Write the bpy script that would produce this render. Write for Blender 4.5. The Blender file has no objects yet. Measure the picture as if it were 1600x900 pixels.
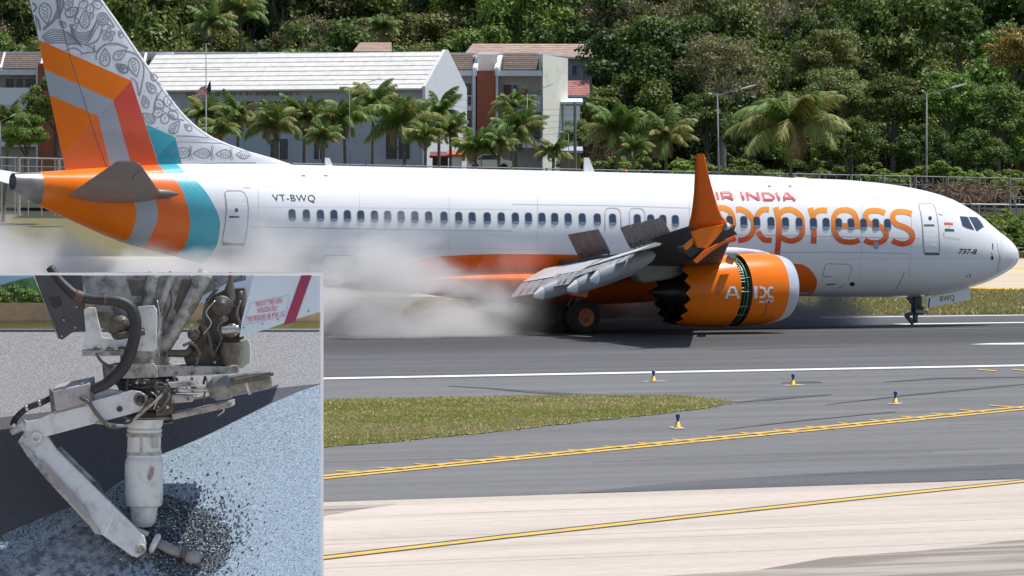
import bpy, bmesh, math, random
import numpy as np
from mathutils import Vector, Matrix

# ------------------------------------------------------------------ camera, world, sun, exposure
scn = bpy.context.scene
COL = scn.collection
random.seed(7); rng = np.random.default_rng(7)
CAM = np.array([-99.2192, -141.2117, 4.6028]); YAW = .5087; PIT = -.0194; ROLL = .0020; FPX = 7561.1
F = np.array([math.sin(YAW)*math.cos(PIT), math.cos(YAW)*math.cos(PIT), math.sin(PIT)])
R0 = np.array([math.cos(YAW), -math.sin(YAW), 0.0]); U0 = np.cross(R0, F)
RT = R0*math.cos(ROLL)+U0*math.sin(ROLL); UP = -R0*math.sin(ROLL)+U0*math.cos(ROLL)
FH = np.array([math.sin(YAW), math.cos(YAW), 0.0])
cd = bpy.data.cameras.new("camera"); cam = bpy.data.objects.new("camera", cd); COL.objects.link(cam)
cam.matrix_world = Matrix(((RT[0], UP[0], -F[0], CAM[0]), (RT[1], UP[1], -F[1], CAM[1]), (RT[2], UP[2], -F[2], CAM[2]), (0, 0, 0, 1)))
cd.sensor_width = 36; cd.lens = FPX/1600*36; cd.clip_start = .5; cd.clip_end = 6000
scn.camera = cam
SUN = Vector((0.40, -0.07, 1.0)).normalized()
w = bpy.data.worlds.new("World"); scn.world = w; w.use_nodes = True
nt = w.node_tree; sky = nt.nodes.new('ShaderNodeTexSky'); sky.sky_type = 'NISHITA'; sky.sun_disc = False
sky.sun_elevation = math.asin(SUN.z); sky.sun_rotation = math.atan2(SUN.x, SUN.y)
bg = nt.nodes['Background']; nt.links.new(sky.outputs[0], bg.inputs[0]); bg.inputs[1].default_value = 0.12
sl = bpy.data.lights.new("sun", 'SUN'); sl.energy = 4.6; sl.angle = math.radians(.53); sl.color = (1, .96, .9)
so = bpy.data.objects.new("sun", sl); COL.objects.link(so); so.rotation_euler = SUN.to_track_quat('Z', 'Y').to_euler(); so.location = (0, 0, 120)
scn.view_settings.view_transform = 'Standard'; scn.view_settings.look = 'None'; scn.view_settings.exposure = 0.12; scn.view_settings.gamma = 1
scn.render.engine = 'CYCLES'
scn.cycles.volume_step_rate = .14; scn.cycles.volume_max_steps = 400; scn.cycles.volume_bounces = 2

# ------------------------------------------------------------------ pixel -> place helpers (design coordinates 1600x900)
def ray(u, v): return F + RT*(u-800)/FPX - UP*(v-450)/FPX
def onZ(u, v, Z=0.0):
    r = ray(u, v); t = (Z-CAM[2])/r[2]; return CAM+r*t
def onD(u, v, d): return CAM+ray(u, v)*d
AP = .0162; PIV = np.array([-19.6, 0, .55]); CA, SA = math.cos(AP), math.sin(AP)
def w2a(P):
    d = np.asarray(P, float)-PIV; return np.array([PIV[0]+d[0]*CA-d[2]*SA, P[1], PIV[2]+d[0]*SA+d[2]*CA])
CAMA = w2a(CAM)
def A(u, v, y):
    r = ray(u, v); r = np.array([r[0]*CA-r[2]*SA, r[1], r[0]*SA+r[2]*CA]); t = (y-CAMA[1])/r[1]; return CAMA+r*t
def onsurf(u, v, sf, y0, eps=.006):
    y = y0
    for _ in range(8):
        p = A(u, v, y); y = sf(p[0], p[2])
    p = A(u, v, y-eps); return p

# ------------------------------------------------------------------ materials
def M(name, col, rough=.6, var=.12, scale=3.0, bump=0.0, metal=0.0, stretch=(1, 1, 1), col2=None, coat=0.0, spec=.5, detail=6, bscale=None, lo=.35, hi=.65, rnd=0.0):
    m = bpy.data.materials.new(name); m.use_nodes = True; n = m.node_tree.nodes; L = m.node_tree.links
    b = n['Principled BSDF']; b.inputs['Roughness'].default_value = rough; b.inputs['Metallic'].default_value = metal
    b.inputs['Specular IOR Level'].default_value = spec
    if coat: b.inputs['Coat Weight'].default_value = coat; b.inputs['Coat Roughness'].default_value = .12
    tc = n.new('ShaderNodeTexCoord'); mp = n.new('ShaderNodeMapping'); mp.inputs['Scale'].default_value = stretch
    L.new(tc.outputs['Object'], mp.inputs[0])
    no = n.new('ShaderNodeTexNoise'); no.inputs['Scale'].default_value = scale; no.inputs['Detail'].default_value = detail; no.inputs['Roughness'].default_value = .65
    L.new(mp.outputs[0], no.inputs['Vector'])
    cr = n.new('ShaderNodeValToRGB'); cr.color_ramp.elements[0].position = lo; cr.color_ramp.elements[1].position = hi
    c2 = col2 if col2 else tuple(c*(1-var) for c in col)
    c1 = col if col2 else tuple(min(1, c*(1+var)) for c in col)
    cr.color_ramp.elements[0].color = (*c2, 1); cr.color_ramp.elements[1].color = (*c1, 1)
    L.new(no.outputs['Fac'], cr.inputs[0]); out = cr.outputs[0]
    if rnd:
        oi = n.new('ShaderNodeObjectInfo'); hs = n.new('ShaderNodeHueSaturation'); mr = n.new('ShaderNodeMapRange')
        mr.inputs[3].default_value = 1-rnd; mr.inputs[4].default_value = 1+rnd; L.new(oi.outputs['Random'], mr.inputs[0]); L.new(mr.outputs[0], hs.inputs['Value'])
        L.new(out, hs.inputs['Color']); out = hs.outputs[0]
    L.new(out, b.inputs['Base Color'])
    if bump:
        n2 = n.new('ShaderNodeTexNoise'); n2.inputs['Scale'].default_value = bscale or scale*4; n2.inputs['Detail'].default_value = 8
        L.new(mp.outputs[0], n2.inputs['Vector']); bp = n.new('ShaderNodeBump'); bp.inputs['Strength'].default_value = bump; bp.inputs['Distance'].default_value = .05
        L.new(n2.outputs['Fac'], bp.inputs['Height']); L.new(bp.outputs[0], b.inputs['Normal'])
    return m
def leafmat(name, c1, c2, rnd=.25, trans=.25):
    m = bpy.data.materials.new(name); m.use_nodes = True; n = m.node_tree.nodes; L = m.node_tree.links
    b = n['Principled BSDF']; b.inputs['Roughness'].default_value = .55; b.inputs['Specular IOR Level'].default_value = .35
    tc = n.new('ShaderNodeTexCoord'); no = n.new('ShaderNodeTexNoise'); no.inputs['Scale'].default_value = .55; no.inputs['Detail'].default_value = 5; L.new(tc.outputs['Object'], no.inputs[0])
    wn = n.new('ShaderNodeTexWhiteNoise'); ge = n.new('ShaderNodeNewGeometry'); L.new(ge.outputs['Random Per Island'], wn.inputs['Vector'])
    mx = n.new('ShaderNodeMath'); mx.operation = 'MULTIPLY_ADD'; mx.inputs[1].default_value = .55; L.new(ge.outputs['Random Per Island'], mx.inputs[0])
    m2 = n.new('ShaderNodeMath'); m2.operation = 'MULTIPLY'; m2.inputs[1].default_value = .5; L.new(no.outputs['Fac'], m2.inputs[0]); L.new(m2.outputs[0], mx.inputs[2])
    cr = n.new('ShaderNodeValToRGB'); cr.color_ramp.elements[0].position = .15; cr.color_ramp.elements[1].position = .8
    cr.color_ramp.elements[0].color = (*c1, 1); cr.color_ramp.elements[1].color = (*c2, 1); L.new(mx.outputs[0], cr.inputs[0])
    oi = n.new('ShaderNodeObjectInfo'); hs = n.new('ShaderNodeHueSaturation'); mr = n.new('ShaderNodeMapRange'); mr.inputs[3].default_value = 1-rnd; mr.inputs[4].default_value = 1+rnd
    L.new(oi.outputs['Random'], mr.inputs[0]); L.new(mr.outputs[0], hs.inputs['Value']); L.new(cr.outputs[0], hs.inputs['Color'])
    mh = n.new('ShaderNodeMapRange'); mh.inputs[3].default_value = .475; mh.inputs[4].default_value = .52; wr = n.new('ShaderNodeMath'); wr.operation = 'FRACT'
    w2 = n.new('ShaderNodeMath'); w2.operation = 'MULTIPLY'; w2.inputs[1].default_value = 7.31; L.new(oi.outputs['Random'], w2.inputs[0]); L.new(w2.outputs[0], wr.inputs[0]); L.new(wr.outputs[0], mh.inputs[0]); L.new(mh.outputs[0], hs.inputs['Hue'])
    L.new(hs.outputs[0], b.inputs['Base Color'])
    tr = n.new('ShaderNodeBsdfTranslucent'); L.new(hs.outputs[0], tr.inputs[0]); ms = n.new('ShaderNodeMixShader'); ms.inputs[0].default_value = trans
    L.new(b.outputs[0], ms.inputs[1]); L.new(tr.outputs[0], ms.inputs[2]); L.new(ms.outputs[0], n['Material Output'].inputs[0])
    return m
def hatchmat(name, ca, cb, sc, grad=None):
    # fine diagonal printed hatch; optional fade between two paints along z
    m = bpy.data.materials.new(name); m.use_nodes = True; n = m.node_tree.nodes; L = m.node_tree.links
    b = n['Principled BSDF']; b.inputs['Roughness'].default_value = .35; b.inputs['Coat Weight'].default_value = .4
    tc = n.new('ShaderNodeTexCoord'); wv = n.new('ShaderNodeTexWave'); mp = n.new('ShaderNodeMapping'); mp.inputs['Rotation'].default_value = (0, math.radians(-38), 0)
    L.new(tc.outputs['Object'], mp.inputs[0]); L.new(mp.outputs[0], wv.inputs[0]); wv.bands_direction = 'X'; wv.inputs['Scale'].default_value = sc; wv.inputs['Distortion'].default_value = 0
    mx = n.new('ShaderNodeMix'); mx.data_type = 'RGBA'; L.new(wv.outputs['Fac'], mx.inputs[0]); mx.inputs[6].default_value = (*ca, 1); mx.inputs[7].default_value = (*cb, 1)
    L.new(mx.outputs[2], b.inputs['Base Color'])
    if grad:
        z0, z1, cz = grad
        sx = n.new('ShaderNodeSeparateXYZ'); L.new(tc.outputs['Object'], sx.inputs[0]); mr = n.new('ShaderNodeMapRange'); mr.inputs[1].default_value = z0; mr.inputs[2].default_value = z1; L.new(sx.outputs[2], mr.inputs[0])
        m3 = n.new('ShaderNodeMix'); m3.data_type = 'RGBA'; L.new(mr.outputs[0], m3.inputs[0]); L.new(mx.outputs[2], m3.inputs[6]); m3.inputs[7].default_value = (*cz, 1); L.new(m3.outputs[2], b.inputs['Base Color'])
    return m
def gradmat(name, z0, z1, stops, rough=.3):
    m = bpy.data.materials.new(name); m.use_nodes = True; n = m.node_tree.nodes; L = m.node_tree.links
    b = n['Principled BSDF']; b.inputs['Roughness'].default_value = rough; b.inputs['Coat Weight'].default_value = .3
    tc = n.new('ShaderNodeTexCoord'); sx = n.new('ShaderNodeSeparateXYZ'); L.new(tc.outputs['Object'], sx.inputs[0]); mr = n.new('ShaderNodeMapRange'); mr.inputs[1].default_value = z0; mr.inputs[2].default_value = z1
    L.new(sx.outputs[2], mr.inputs[0]); cr = n.new('ShaderNodeValToRGB'); L.new(mr.outputs[0], cr.inputs[0])
    e = cr.color_ramp.elements; e[0].position = 0; e[0].color = (*stops[0], 1); e[1].position = 1; e[1].color = (*stops[-1], 1)
    for i, s in enumerate(stops[1:-1]): x = e.new((i+1)/(len(stops)-1)); x.color = (*s, 1)
    L.new(cr.outputs[0], b.inputs['Base Color']); return m

# ------------------------------------------------------------------ mesh helpers
def smooth(o):
    o.data.polygons.foreach_set('use_smooth', [True]*len(o.data.polygons)); return o
class MB:
    def __init__(s): s.v = []; s.f = []; s.mi = []
    def add(s, vs, fs, mi=0):
        k = len(s.v); s.v.extend([tuple(map(float, p)) for p in vs]); s.f.extend([tuple(i+k for i in q) for q in fs]); s.mi.extend([mi]*len(fs)); return s
    def box(s, c, d, rot=None, mi=0):
        x, y, z = [e/2 for e in d]; vs = [Vector((i*x, j*y, k*z)) for k in (-1, 1) for j in (-1, 1) for i in (-1, 1)]
        if rot is not None: vs = [rot @ v for v in vs]
        c = Vector(c); return s.add([v+c for v in vs], [(0, 2, 3, 1), (4, 5, 7, 6), (0, 1, 5, 4), (2, 6, 7, 3), (0, 4, 6, 2), (1, 3, 7, 5)], mi)
    def hexa(s, b, t, mi=0):   # 4 bottom + 4 top points
        return s.add(list(b)+list(t), [(3, 2, 1, 0), (4, 5, 6, 7), (0, 1, 5, 4), (1, 2, 6, 5), (2, 3, 7, 6), (3, 0, 4, 7)], mi)
    def tube(s, pts, r, n=8, mi=0, caps=True):
        pts = [Vector(p) for p in pts]; rs = r if hasattr(r, '__len__') else [r]*len(pts); k = len(s.v)
        up = Vector((0, 0, 1)); prev = None; V = []
        for i, p in enumerate(pts):
            d = (pts[min(i+1, len(pts)-1)]-pts[max(i-1, 0)]).normalized()
            if prev is None:
                a = d.cross(up if abs(d.z) < .95 else Vector((1, 0, 0))).normalized()
            else: a = (prev-d*prev.dot(d)).normalized()
            prev = a; b = d.cross(a)
            V += [p+(a*math.cos(t*2*math.pi/n)+b*math.sin(t*2*math.pi/n))*rs[i] for t in range(n)]
        fs = [(i*n+j, i*n+(j+1) % n, (i+1)*n+(j+1) % n, (i+1)*n+j) for i in range(len(pts)-1) for j in range(n)]
        if caps: fs += [tuple(range(n-1, -1, -1)), tuple((len(pts)-1)*n+j for j in range(n))]
        return s.add(V, fs, mi)
    def prism(s, poly, off, mi=0):   # planar polygon (3d points) extruded by vector
        n = len(poly); off = Vector(off); p = [Vector(q) for q in poly]
        return s.add(p+[q+off for q in p], [tuple(range(n-1, -1, -1)), tuple(range(n, 2*n))]+[(i, (i+1) % n, n+(i+1) % n, n+i) for i in range(n)], mi)
    def grid(s, P, mi=0, wrap=False):  # P[i][j]
        n, m = len(P), len(P[0]); vs = [p for r in P for p in r]
        fs = [(i*m+j, i*m+(j+1) % m, (i+1)*m+(j+1) % m, (i+1)*m+j) for i in range(n-1) for j in range(m if wrap else m-1)]
        return s.add(vs, fs, mi)
    def mesh(s, name):
        me = bpy.data.meshes.new(name); me.from_pydata(s.v, [], s.f); me.update(); return me
    def build(s, name, mats, parent=None, sm=False, fix=True):
        me = s.mesh(name)
        mats = mats if isinstance(mats, (list, tuple)) else [mats]
        for m in mats: me.materials.append(m)
        if len(mats) > 1: me.polygons.foreach_set('material_index', s.mi)
        if fix:
            bm = bmesh.new(); bm.from_mesh(me); bmesh.ops.recalc_face_normals(bm, faces=bm.faces); bm.to_mesh(me); bm.free()
        o = bpy.data.objects.new(name, me); COL.objects.link(o); o.parent = parent
        if sm: smooth(o)
        return o
def tag(o, label=None, cat=None, group=None, kind=None):
    if label: o['label'] = label
    if cat: o['category'] = cat
    if group: o['group'] = group
    if kind: o['kind'] = kind
    return o
def empty(name, loc=(0, 0, 0), label=None, cat=None, group=None):
    o = bpy.data.objects.new(name, None); COL.objects.link(o); o.location = loc; o.empty_display_size = .3
    return tag(o, label, cat, group)
def kids(o, par):   # copy children of o under par
    for ch in list(o.children):
        c = ch.copy(); COL.objects.link(c); c.parent = par
        for g in list(ch.children):
            d = g.copy(); COL.objects.link(d); d.parent = c
def dup(o, loc, rz=0, sc=None, label=None, group=None):
    r = o.copy(); COL.objects.link(r); r.location = loc; r.rotation_euler = (0, 0, rz)
    if sc: r.scale = sc if hasattr(sc, '__len__') else (sc, sc, sc)
    if label: r['label'] = label
    if group: r['group'] = group
    kids(o, r); return r
def pchip(xs, ys):
    xs = np.array(xs, float); ys = np.array(ys, float); h = np.diff(xs); d = np.diff(ys)/h; m = np.zeros(len(xs)); m[0] = d[0]; m[-1] = d[-1]
    for i in range(1, len(xs)-1):
        if d[i-1]*d[i] > 0: w1 = 2*h[i]+h[i-1]; w2 = h[i]+2*h[i-1]; m[i] = (w1+w2)/(w1/d[i-1]+w2/d[i])
    def f(x):
        x = min(max(x, xs[0]), xs[-1]); i = min(max(int(np.searchsorted(xs, x))-1, 0), len(h)-1); t = (x-xs[i])/h[i]
        return float((1+2*t)*(1-t)**2*ys[i]+t*(1-t)**2*h[i]*m[i]+t*t*(3-2*t)*ys[i+1]+t*t*(t-1)*h[i]*m[i+1])
    return f
def catmull(p, k=5):
    p = [np.array(q, float) for q in p]; q = [2*p[0]-p[1]]+p+[2*p[-1]-p[-2]]; o = []
    for i in range(1, len(q)-2):
        for j in range(k):
            t = j/k; a, b, c, d = q[i-1:i+3]; o.append(.5*((2*b)+(c-a)*t+(2*a-5*b+4*c-d)*t*t+(3*b-a-3*c+d)*t**3))
    o.append(p[-1]); return o
def bm_project(bm, proj, res):
    bmesh.ops.triangulate(bm, faces=bm.faces)
    if res:
        us = [v.co.x for v in bm.verts]; vs = [v.co.y for v in bm.verts]
        for ax, lo, hi in ((0, min(us), max(us)), (1, min(vs), max(vs))):
            c = math.floor(lo/res)*res+res
            while c < hi:
                bmesh.ops.bisect_plane(bm, geom=bm.verts[:]+bm.edges[:]+bm.faces[:], plane_co=(c, 0, 0) if ax == 0 else (0, c, 0), plane_no=(1, 0, 0) if ax == 0 else (0, 1, 0), dist=1e-5)
                c += res
    for v in bm.verts: v.co = Vector(proj(v.co.x, v.co.y))
def decal(name, polys, proj, mat, parent, res=6, kind=None):
    bm = bmesh.new()
    for poly in polys:
        vs = [bm.verts.new((p[0], p[1], 0)) for p in poly]; bm.faces.new(vs)
    bm_project(bm, proj, res); me = bpy.data.meshes.new(name); bm.to_mesh(me); bm.free(); me.materials.append(mat)
    o = bpy.data.objects.new(name, me); COL.objects.link(o); o.parent = parent
    return o
def ribbons(name, paths, proj, mat, parent, sm=True, k=4, dens=7):
    mb = MB()
    for path, wd in paths:
        p = catmull(path, k) if (sm and len(path) > 2) else [np.array(q, float) for q in path]
        if dens:
            q = [p[0]]
            for a, b in zip(p[:-1], p[1:]):
                m_ = max(1, int(np.hypot(*(b-a))/dens)); q += [a+(b-a)*(i+1)/m_ for i in range(m_)]
            p = q
        L, Rr, Mm = [], [], []
        for i in range(len(p)):
            d = p[min(i+1, len(p)-1)]-p[max(i-1, 0)]; d = d/(np.hypot(*d)+1e-9); n = np.array([-d[1], d[0]])*wd/2
            L.append(proj(*(p[i]+n))); Rr.append(proj(*(p[i]-n))); Mm.append(proj(*p[i]))
        mb.grid([L, Mm, Rr])
    return mb.build(name, mat, parent, fix=False)
def textmesh(s, bold=False, sp=1.0):
    cu = bpy.data.curves.new('t', 'FONT'); cu.body = s; cu.space_character = sp; cu.offset = .02 if bold else 0.0; cu.resolution_u = 3
    o = bpy.data.objects.new('t', cu); COL.objects.link(o); bpy.context.view_layer.update()
    me = bpy.data.meshes.new_from_object(o.evaluated_get(bpy.context.evaluated_depsgraph_get())); bpy.data.objects.remove(o); return me
def text(name, s, quad, proj, mat, parent, bold=False, res=0, sp=1.0):
    me = textmesh(s, bold, sp); co = np.zeros(len(me.vertices)*3); me.vertices.foreach_get('co', co); co = co.reshape(-1, 3)
    x0, x1, y0, y1 = co[:, 0].min(), co[:, 0].max(), co[:, 1].min(), co[:, 1].max(); q = [np.array(p, float) for p in quad]   # TL TR BR BL
    bm = bmesh.new(); bm.from_mesh(me)
    for v in bm.verts:
        a = (v.co.x-x0)/(x1-x0); b = (v.co.y-y0)/(y1-y0); p = (q[3]*(1-a)+q[2]*a)*(1-b)+(q[0]*(1-a)+q[1]*a)*b; v.co = Vector((p[0], p[1], 0))
    bm_project(bm, proj, res); bm.to_mesh(me); bm.free(); me.materials.clear(); me.materials.append(mat)
    o = bpy.data.objects.new(name, me); COL.objects.link(o); o.parent = parent; return o
def lathe(mb, prof, cen, axis, n=32, mi=0, phase=0, arc=None):
    # prof: list (dist along axis, radius); axis 'x','z' or vector
    ax = Vector({'x': (1, 0, 0), 'z': (0, 0, 1), 'y': (0, 1, 0)}.get(axis, axis) if isinstance(axis, str) else axis).normalized()
    a = ax.cross(Vector((0, 0, 1)) if abs(ax.z) < .9 else Vector((1, 0, 0))).normalized(); b = ax.cross(a); c = Vector(cen)
    P = [[c+ax*t+(a*math.cos(j*2*math.pi/n)+b*math.sin(j*2*math.pi/n))*max(r, 1e-4) for j in range(n)] for t, r in prof]
    mb.grid(P, mi, wrap=True); return mb

# ------------------------------------------------------------------ the setting: ground sheets
W_paint = M('white_paint', (.78, .78, .76), .6, .08, 2, stretch=(1, 3, 1), col2=(.5, .5, .5), lo=.2, hi=.42)
Y_paint = M('yellow_paint', (.75, .45, .03), .6, .1, 3, col2=(.42, .27, .05), lo=.25, hi=.5)
K_paint = M('black_border_paint', (.05, .048, .045), .7)
def asphalt(name, base, rubber=None, amp=.95):
    m = bpy.data.materials.new(name); m.use_nodes = True; n = m.node_tree.nodes; L = m.node_tree.links; b = n['Principled BSDF']; b.inputs['Roughness'].default_value = .85; b.inputs['Specular IOR Level'].default_value = .25
    tc = n.new('ShaderNodeTexCoord')
    def noise(sc, st, det=6):
        mp = n.new('ShaderNodeMapping'); mp.inputs['Scale'].default_value = st; L.new(tc.outputs['Object'], mp.inputs[0]); no = n.new('ShaderNodeTexNoise'); no.inputs['Scale'].default_value = sc; no.inputs['Detail'].default_value = det; no.inputs['Roughness'].default_value = .6
        L.new(mp.outputs[0], no.inputs['Vector']); return no.outputs['Fac']
    def math_(op, a, c):
        q = n.new('ShaderNodeMath'); q.operation = op
        for i, t in enumerate((a, c)):
            if isinstance(t, (int, float)): q.inputs[i].default_value = t
            else: L.new(t, q.inputs[i])
        return q.outputs[0]
    streak = noise(1.0, (.02, .9, 1), 8); patch = noise(.05, (1, 1.6, 1), 4); fine = noise(9, (.35, 1, 1), 4); mid = noise(.6, (.25, 1, 1), 6)
    s = math_('ADD', math_('MULTIPLY', streak, .9), math_('MULTIPLY', patch, .6)); s = math_('ADD', s, math_('MULTIPLY', fine, .75)); s = math_('ADD', s, math_('MULTIPLY', mid, .45)); s = math_('SUBTRACT', s, 1.35)
    mu = math_('ADD', math_('MULTIPLY', s, amp), 1.0)
    if rubber:
        sx = n.new('ShaderNodeSeparateXYZ'); L.new(tc.outputs['Object'], sx.inputs[0]); wob = math_('ADD', sx.outputs[1], math_('MULTIPLY', math_('SUBTRACT', streak, .5), 7.0))
        cr = n.new('ShaderNodeValToRGB'); mr = n.new('ShaderNodeMapRange'); mr.inputs[1].default_value = -34; mr.inputs[2].default_value = 13; L.new(wob, mr.inputs[0]); L.new(mr.outputs[0], cr.inputs[0])
        e = cr.color_ramp.elements; e[0].position = 0; e[0].color = (1, 1, 1, 1); e[1].position = 1; e[1].color = (.9, .9, .9, 1)
        for p, c in ((.30, .95), (.40, .62), (.5, .52), (.62, .60), (.72, .55), (.82, .85)): x = e.new(p); x.color = (c, c, c, 1)
        mu = math_('MULTIPLY', mu, cr.outputs[0])
    mx = n.new('ShaderNodeMix'); mx.data_type = 'RGBA'; mx.blend_type = 'MULTIPLY'; mx.inputs[0].default_value = 1; mx.inputs[6].default_value = (*base, 1); L.new(mu, mx.inputs[7]); L.new(mx.outputs[2], b.inputs['Base Color'])
    bp = n.new('ShaderNodeBump'); bp.inputs['Strength'].default_value = .25; bp.inputs['Distance'].default_value = .02; L.new(fine, bp.inputs['Height']); L.new(bp.outputs[0], b.inputs['Normal']); return m
ASPH_R = asphalt('runway_asphalt', (.112, .111, .113), True)
ASPH_S = asphalt('shoulder_asphalt', (.150, .148, .147))
CONC = asphalt('apron_concrete', (.50, .435, .375), None, .62)
BEIGE = asphalt('far_taxiway_concrete', (.50, .42, .31), None, 1.1)
GRASS = M('grass_ground', (.115, .12, .035), .95, scale=.9, col2=(.17, .125, .06), stretch=(.5, 1, 1), detail=10, bump=.6)
def sheet(name, pts, mat, z=None, kind='structure'):
    mb = MB(); P = [(p[0], p[1], z if z is not None else p[2]) for p in pts]; mb.add(P, [tuple(range(len(P)))])
    return tag(mb.build(name, mat), kind=kind)
SH = 0.0
def SD(s, d, z=0.0): # lateral, horizontal depth
    Rh = np.array([math.cos(YAW), -math.sin(YAW), 0]); p = CAM*np.array([1, 1, 0])+Rh*s+FH*d; p[2] = z; return p
hz = pchip([-300, 352, 375, 400, 440, 475, 520, 580, 650, 720, 850, 1100, 1700], [-.0, 0, .8, 1.8, 2.8, 4.0, 9, 20, 34, 50, 80, 110, 120])
def terr(s, d):
    b = hz(d); k = 1.0
    if d > 470: b += (d-470)*.02*math.sin(s*.045+1)+1.2*math.sin(s*.11+d*.05)
    return b
ds = [-260, -100, 0, 100, 200, 300, 345]+list(range(352, 480, 12))+list(range(480, 860, 12))+[900, 1000, 1200, 1700]
ss = list(range(-1300, -120, 120))+list(range(-110, 111, 6))+list(range(230, 1400, 130))
g = MB(); g.grid([[SD(s, d, terr(s, d)) for s in ss] for d in ds])
HILLM = M('forest_floor', (.018, .028, .009), .95, scale=.35, col2=(.035, .032, .016), detail=10)
gr = g.build('ground', [GRASS, HILLM], sm=True); tag(gr, kind='structure')
for p in gr.data.polygons:
    c = p.center; dd = (np.array([c.x, c.y, 0])-CAM*np.array([1, 1, 0]))@FH; p.material_index = 1 if dd > 430 else 0
sheet('taxiway_shoulder', [(-500, -77.2), (500, -77.2), (500, -30), (-500, -30)], ASPH_S, .004)
sheet('runway', [(-500, -35), (500, -35), (500, 12.9), (-500, 12.9)], ASPH_R, .008)
sheet('apron', [(-500, -230), (500, -230), (500, -77.0), (-500, -77.0)], CONC, .012)
def strip(name, pts, mat, z=.016, kind='structure'):   # px centreline + px half widths on the ground
    mb = MB(); a = [onZ(u, v-h, z) for u, v, h in pts]; b = [onZ(u, v+h, z) for u, v, h in pts]; mb.grid([a, b]); return tag(mb.build(name, mat), kind=kind)
# far parallel taxiway
farpx = [(-60, 470), (900, 462), (1440, 452), (1520, 450), (1620, 455), (1700, 459), (2500, 492), (2500, 430), (1700, 406), (1600, 398), (1400, 391), (-60, 380)]
sheet('far_taxiway', [onZ(u, v, 0) for u, v in farpx], BEIGE, .006)
strip('yellow_centreline', [(1200, 431, .7), (1540, 420, .9), (1600, 419, .9), (2100, 422, .9)], Y_paint, .012)
strip('yellow_edge_line', [(1200, 446, 1.2), (1440, 447, 1.3), (1520, 449, 1.4), (1600, 452.5, 1.6), (2100, 475, 1.8)], Y_paint, .012)
def yline(name, Y, wd, x0=-500, x1=500, mat=None, z=.016): return sheet(name, [(x0, Y-wd/2), (x1, Y-wd/2), (x1, Y+wd/2), (x0, Y+wd/2)], mat or W_paint, z)
yline('runway_edge_line', onZ(1050, 582)[1], .95)
yline('far_runway_edge_line', onZ(1500, 494)[1], .75)
yline('centreline_stripe', onZ(1520, 505.5)[1], .9, -3.6, 40)
yline('centreline_stripe', onZ(1520, 505.5)[1], .9, -70, -27)
yline('worn_thin_line', onZ(1300, 517)[1], .22, -12, 60, M('worn_paint', (.28, .28, .28), .8))
a = onZ(1517, 539); b = onZ(1600, 540)
sheet('touchdown_marking', [(a[0]+1.2, a[1]-.55), (a[0], a[1]+.1), (a[0]+1.2, a[1]+.75), (a[0]+25, a[1]+.75), (a[0]+25, a[1]-.95)], W_paint, .016)
DY = M('yellow_line_double', (.70, .44, .06), .6, .1, 2.2, col2=(.36, .27, .11), lo=.3, hi=.5)
for o_, hh in ((-1.9, 1.25), (2.1, 1.25)):
    strip('taxiway_edge_line', [(300, 765+o_, hh*1.1), (507, 745+o_, hh*1.0), (900, 706+o_, hh*.9), (1300, 667+o_, hh*.85), (1600, 637+o_, hh*.75), (2050, 593+o_, hh*.6)], DY, .016)
for x0, y0, x1, y1 in [(35,197,100,198),(130,189,190,191),(215,181,280,184),(305,172,370,174),(393,164,455,167),(478,156,540,159),(563,149,620,151),(645,141,705,143),(722,133,785,136),(800,125,860,129),(878,118,940,122),(955,110,1015,114),(1030,103,1090,106),(1105,96,1165,100),(1178,88,1240,92),(1250,81,1310,85),(1320,73,1375,77),(1388,66,1440,69),(1453,58,1505,62),(1520,48,1590,53)]:
    strip('shoulder_stripe', [(500+x0/1.4545, 600+y0/1.4545, .45), (500+x1/1.4545+4, 600+y1/1.4545+.6, .5)], Y_paint, .021)
for u in (1527, 1582): strip('shoulder_stripe', [(u, 577, .6), (u+30, 579.5, .6)], Y_paint, .02)
strip('taxi_guide_line_border', [(300, 892, 4), (507, 871, 3.9), (800, 837, 3.7), (1100, 804, 3.4), (1400, 772, 3), (1600, 751.5, 2.6), (2050, 707, 1.9)], K_paint, .016)
strip('taxi_guide_line', [(300, 892, 2.1), (507, 871, 2.1), (800, 837, 2), (1100, 804, 1.8), (1400, 772, 1.6), (1600, 751.5, 1.4), (2050, 707, 1.0)], DY, .020)
# worn patches and tyre marks with a shape of their own
RUB = M('rubber_mark', (.045, .045, .048), .8, scale=2, stretch=(.1, 2, 1), col2=(.11, .11, .115), lo=.3, hi=.6)
for pts in ([(1220, 598, .3), (1268, 596.5, 1.6), (1285, 597.5, .3)], [(700, 603, .2), (760, 606, .8), (830, 612, 1.6), (930, 618, 2), (1010, 620, .4)], [(1140, 629, .3), (1220, 622, 2), (1300, 616, .4)], [(1380, 597, .2), (1460, 591, 1.2), (1600, 589, .3)], [(1290, 632, .2), (1420, 617, 1.1), (1600, 600, .8)], [(1120, 672, .2), (1250, 657, .7), (1400, 643, .3)], [(1120, 546, .2), (1200, 543, 1.0), (1330, 541, .2)]):
    strip('tyre_mark', pts, RUB, .0135, 'stuff')
STAIN = M('concrete_stain', (.20, .165, .14), .9, scale=1.2, stretch=(.12, 1, 1), col2=(.36, .32, .28), lo=.42, hi=.56)
sheet('weathered_patch', [onZ(u, v) for u, v in ((980, 905), (1180, 893), (1300, 872), (1440, 862), (1620, 842), (1660, 930), (980, 930))], STAIN, .0145)
sheet('weathered_patch', [onZ(u, v) for u, v in ((480, 800), (507, 792), (620, 789), (560, 798), (480, 812))], STAIN, .0145)
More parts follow.
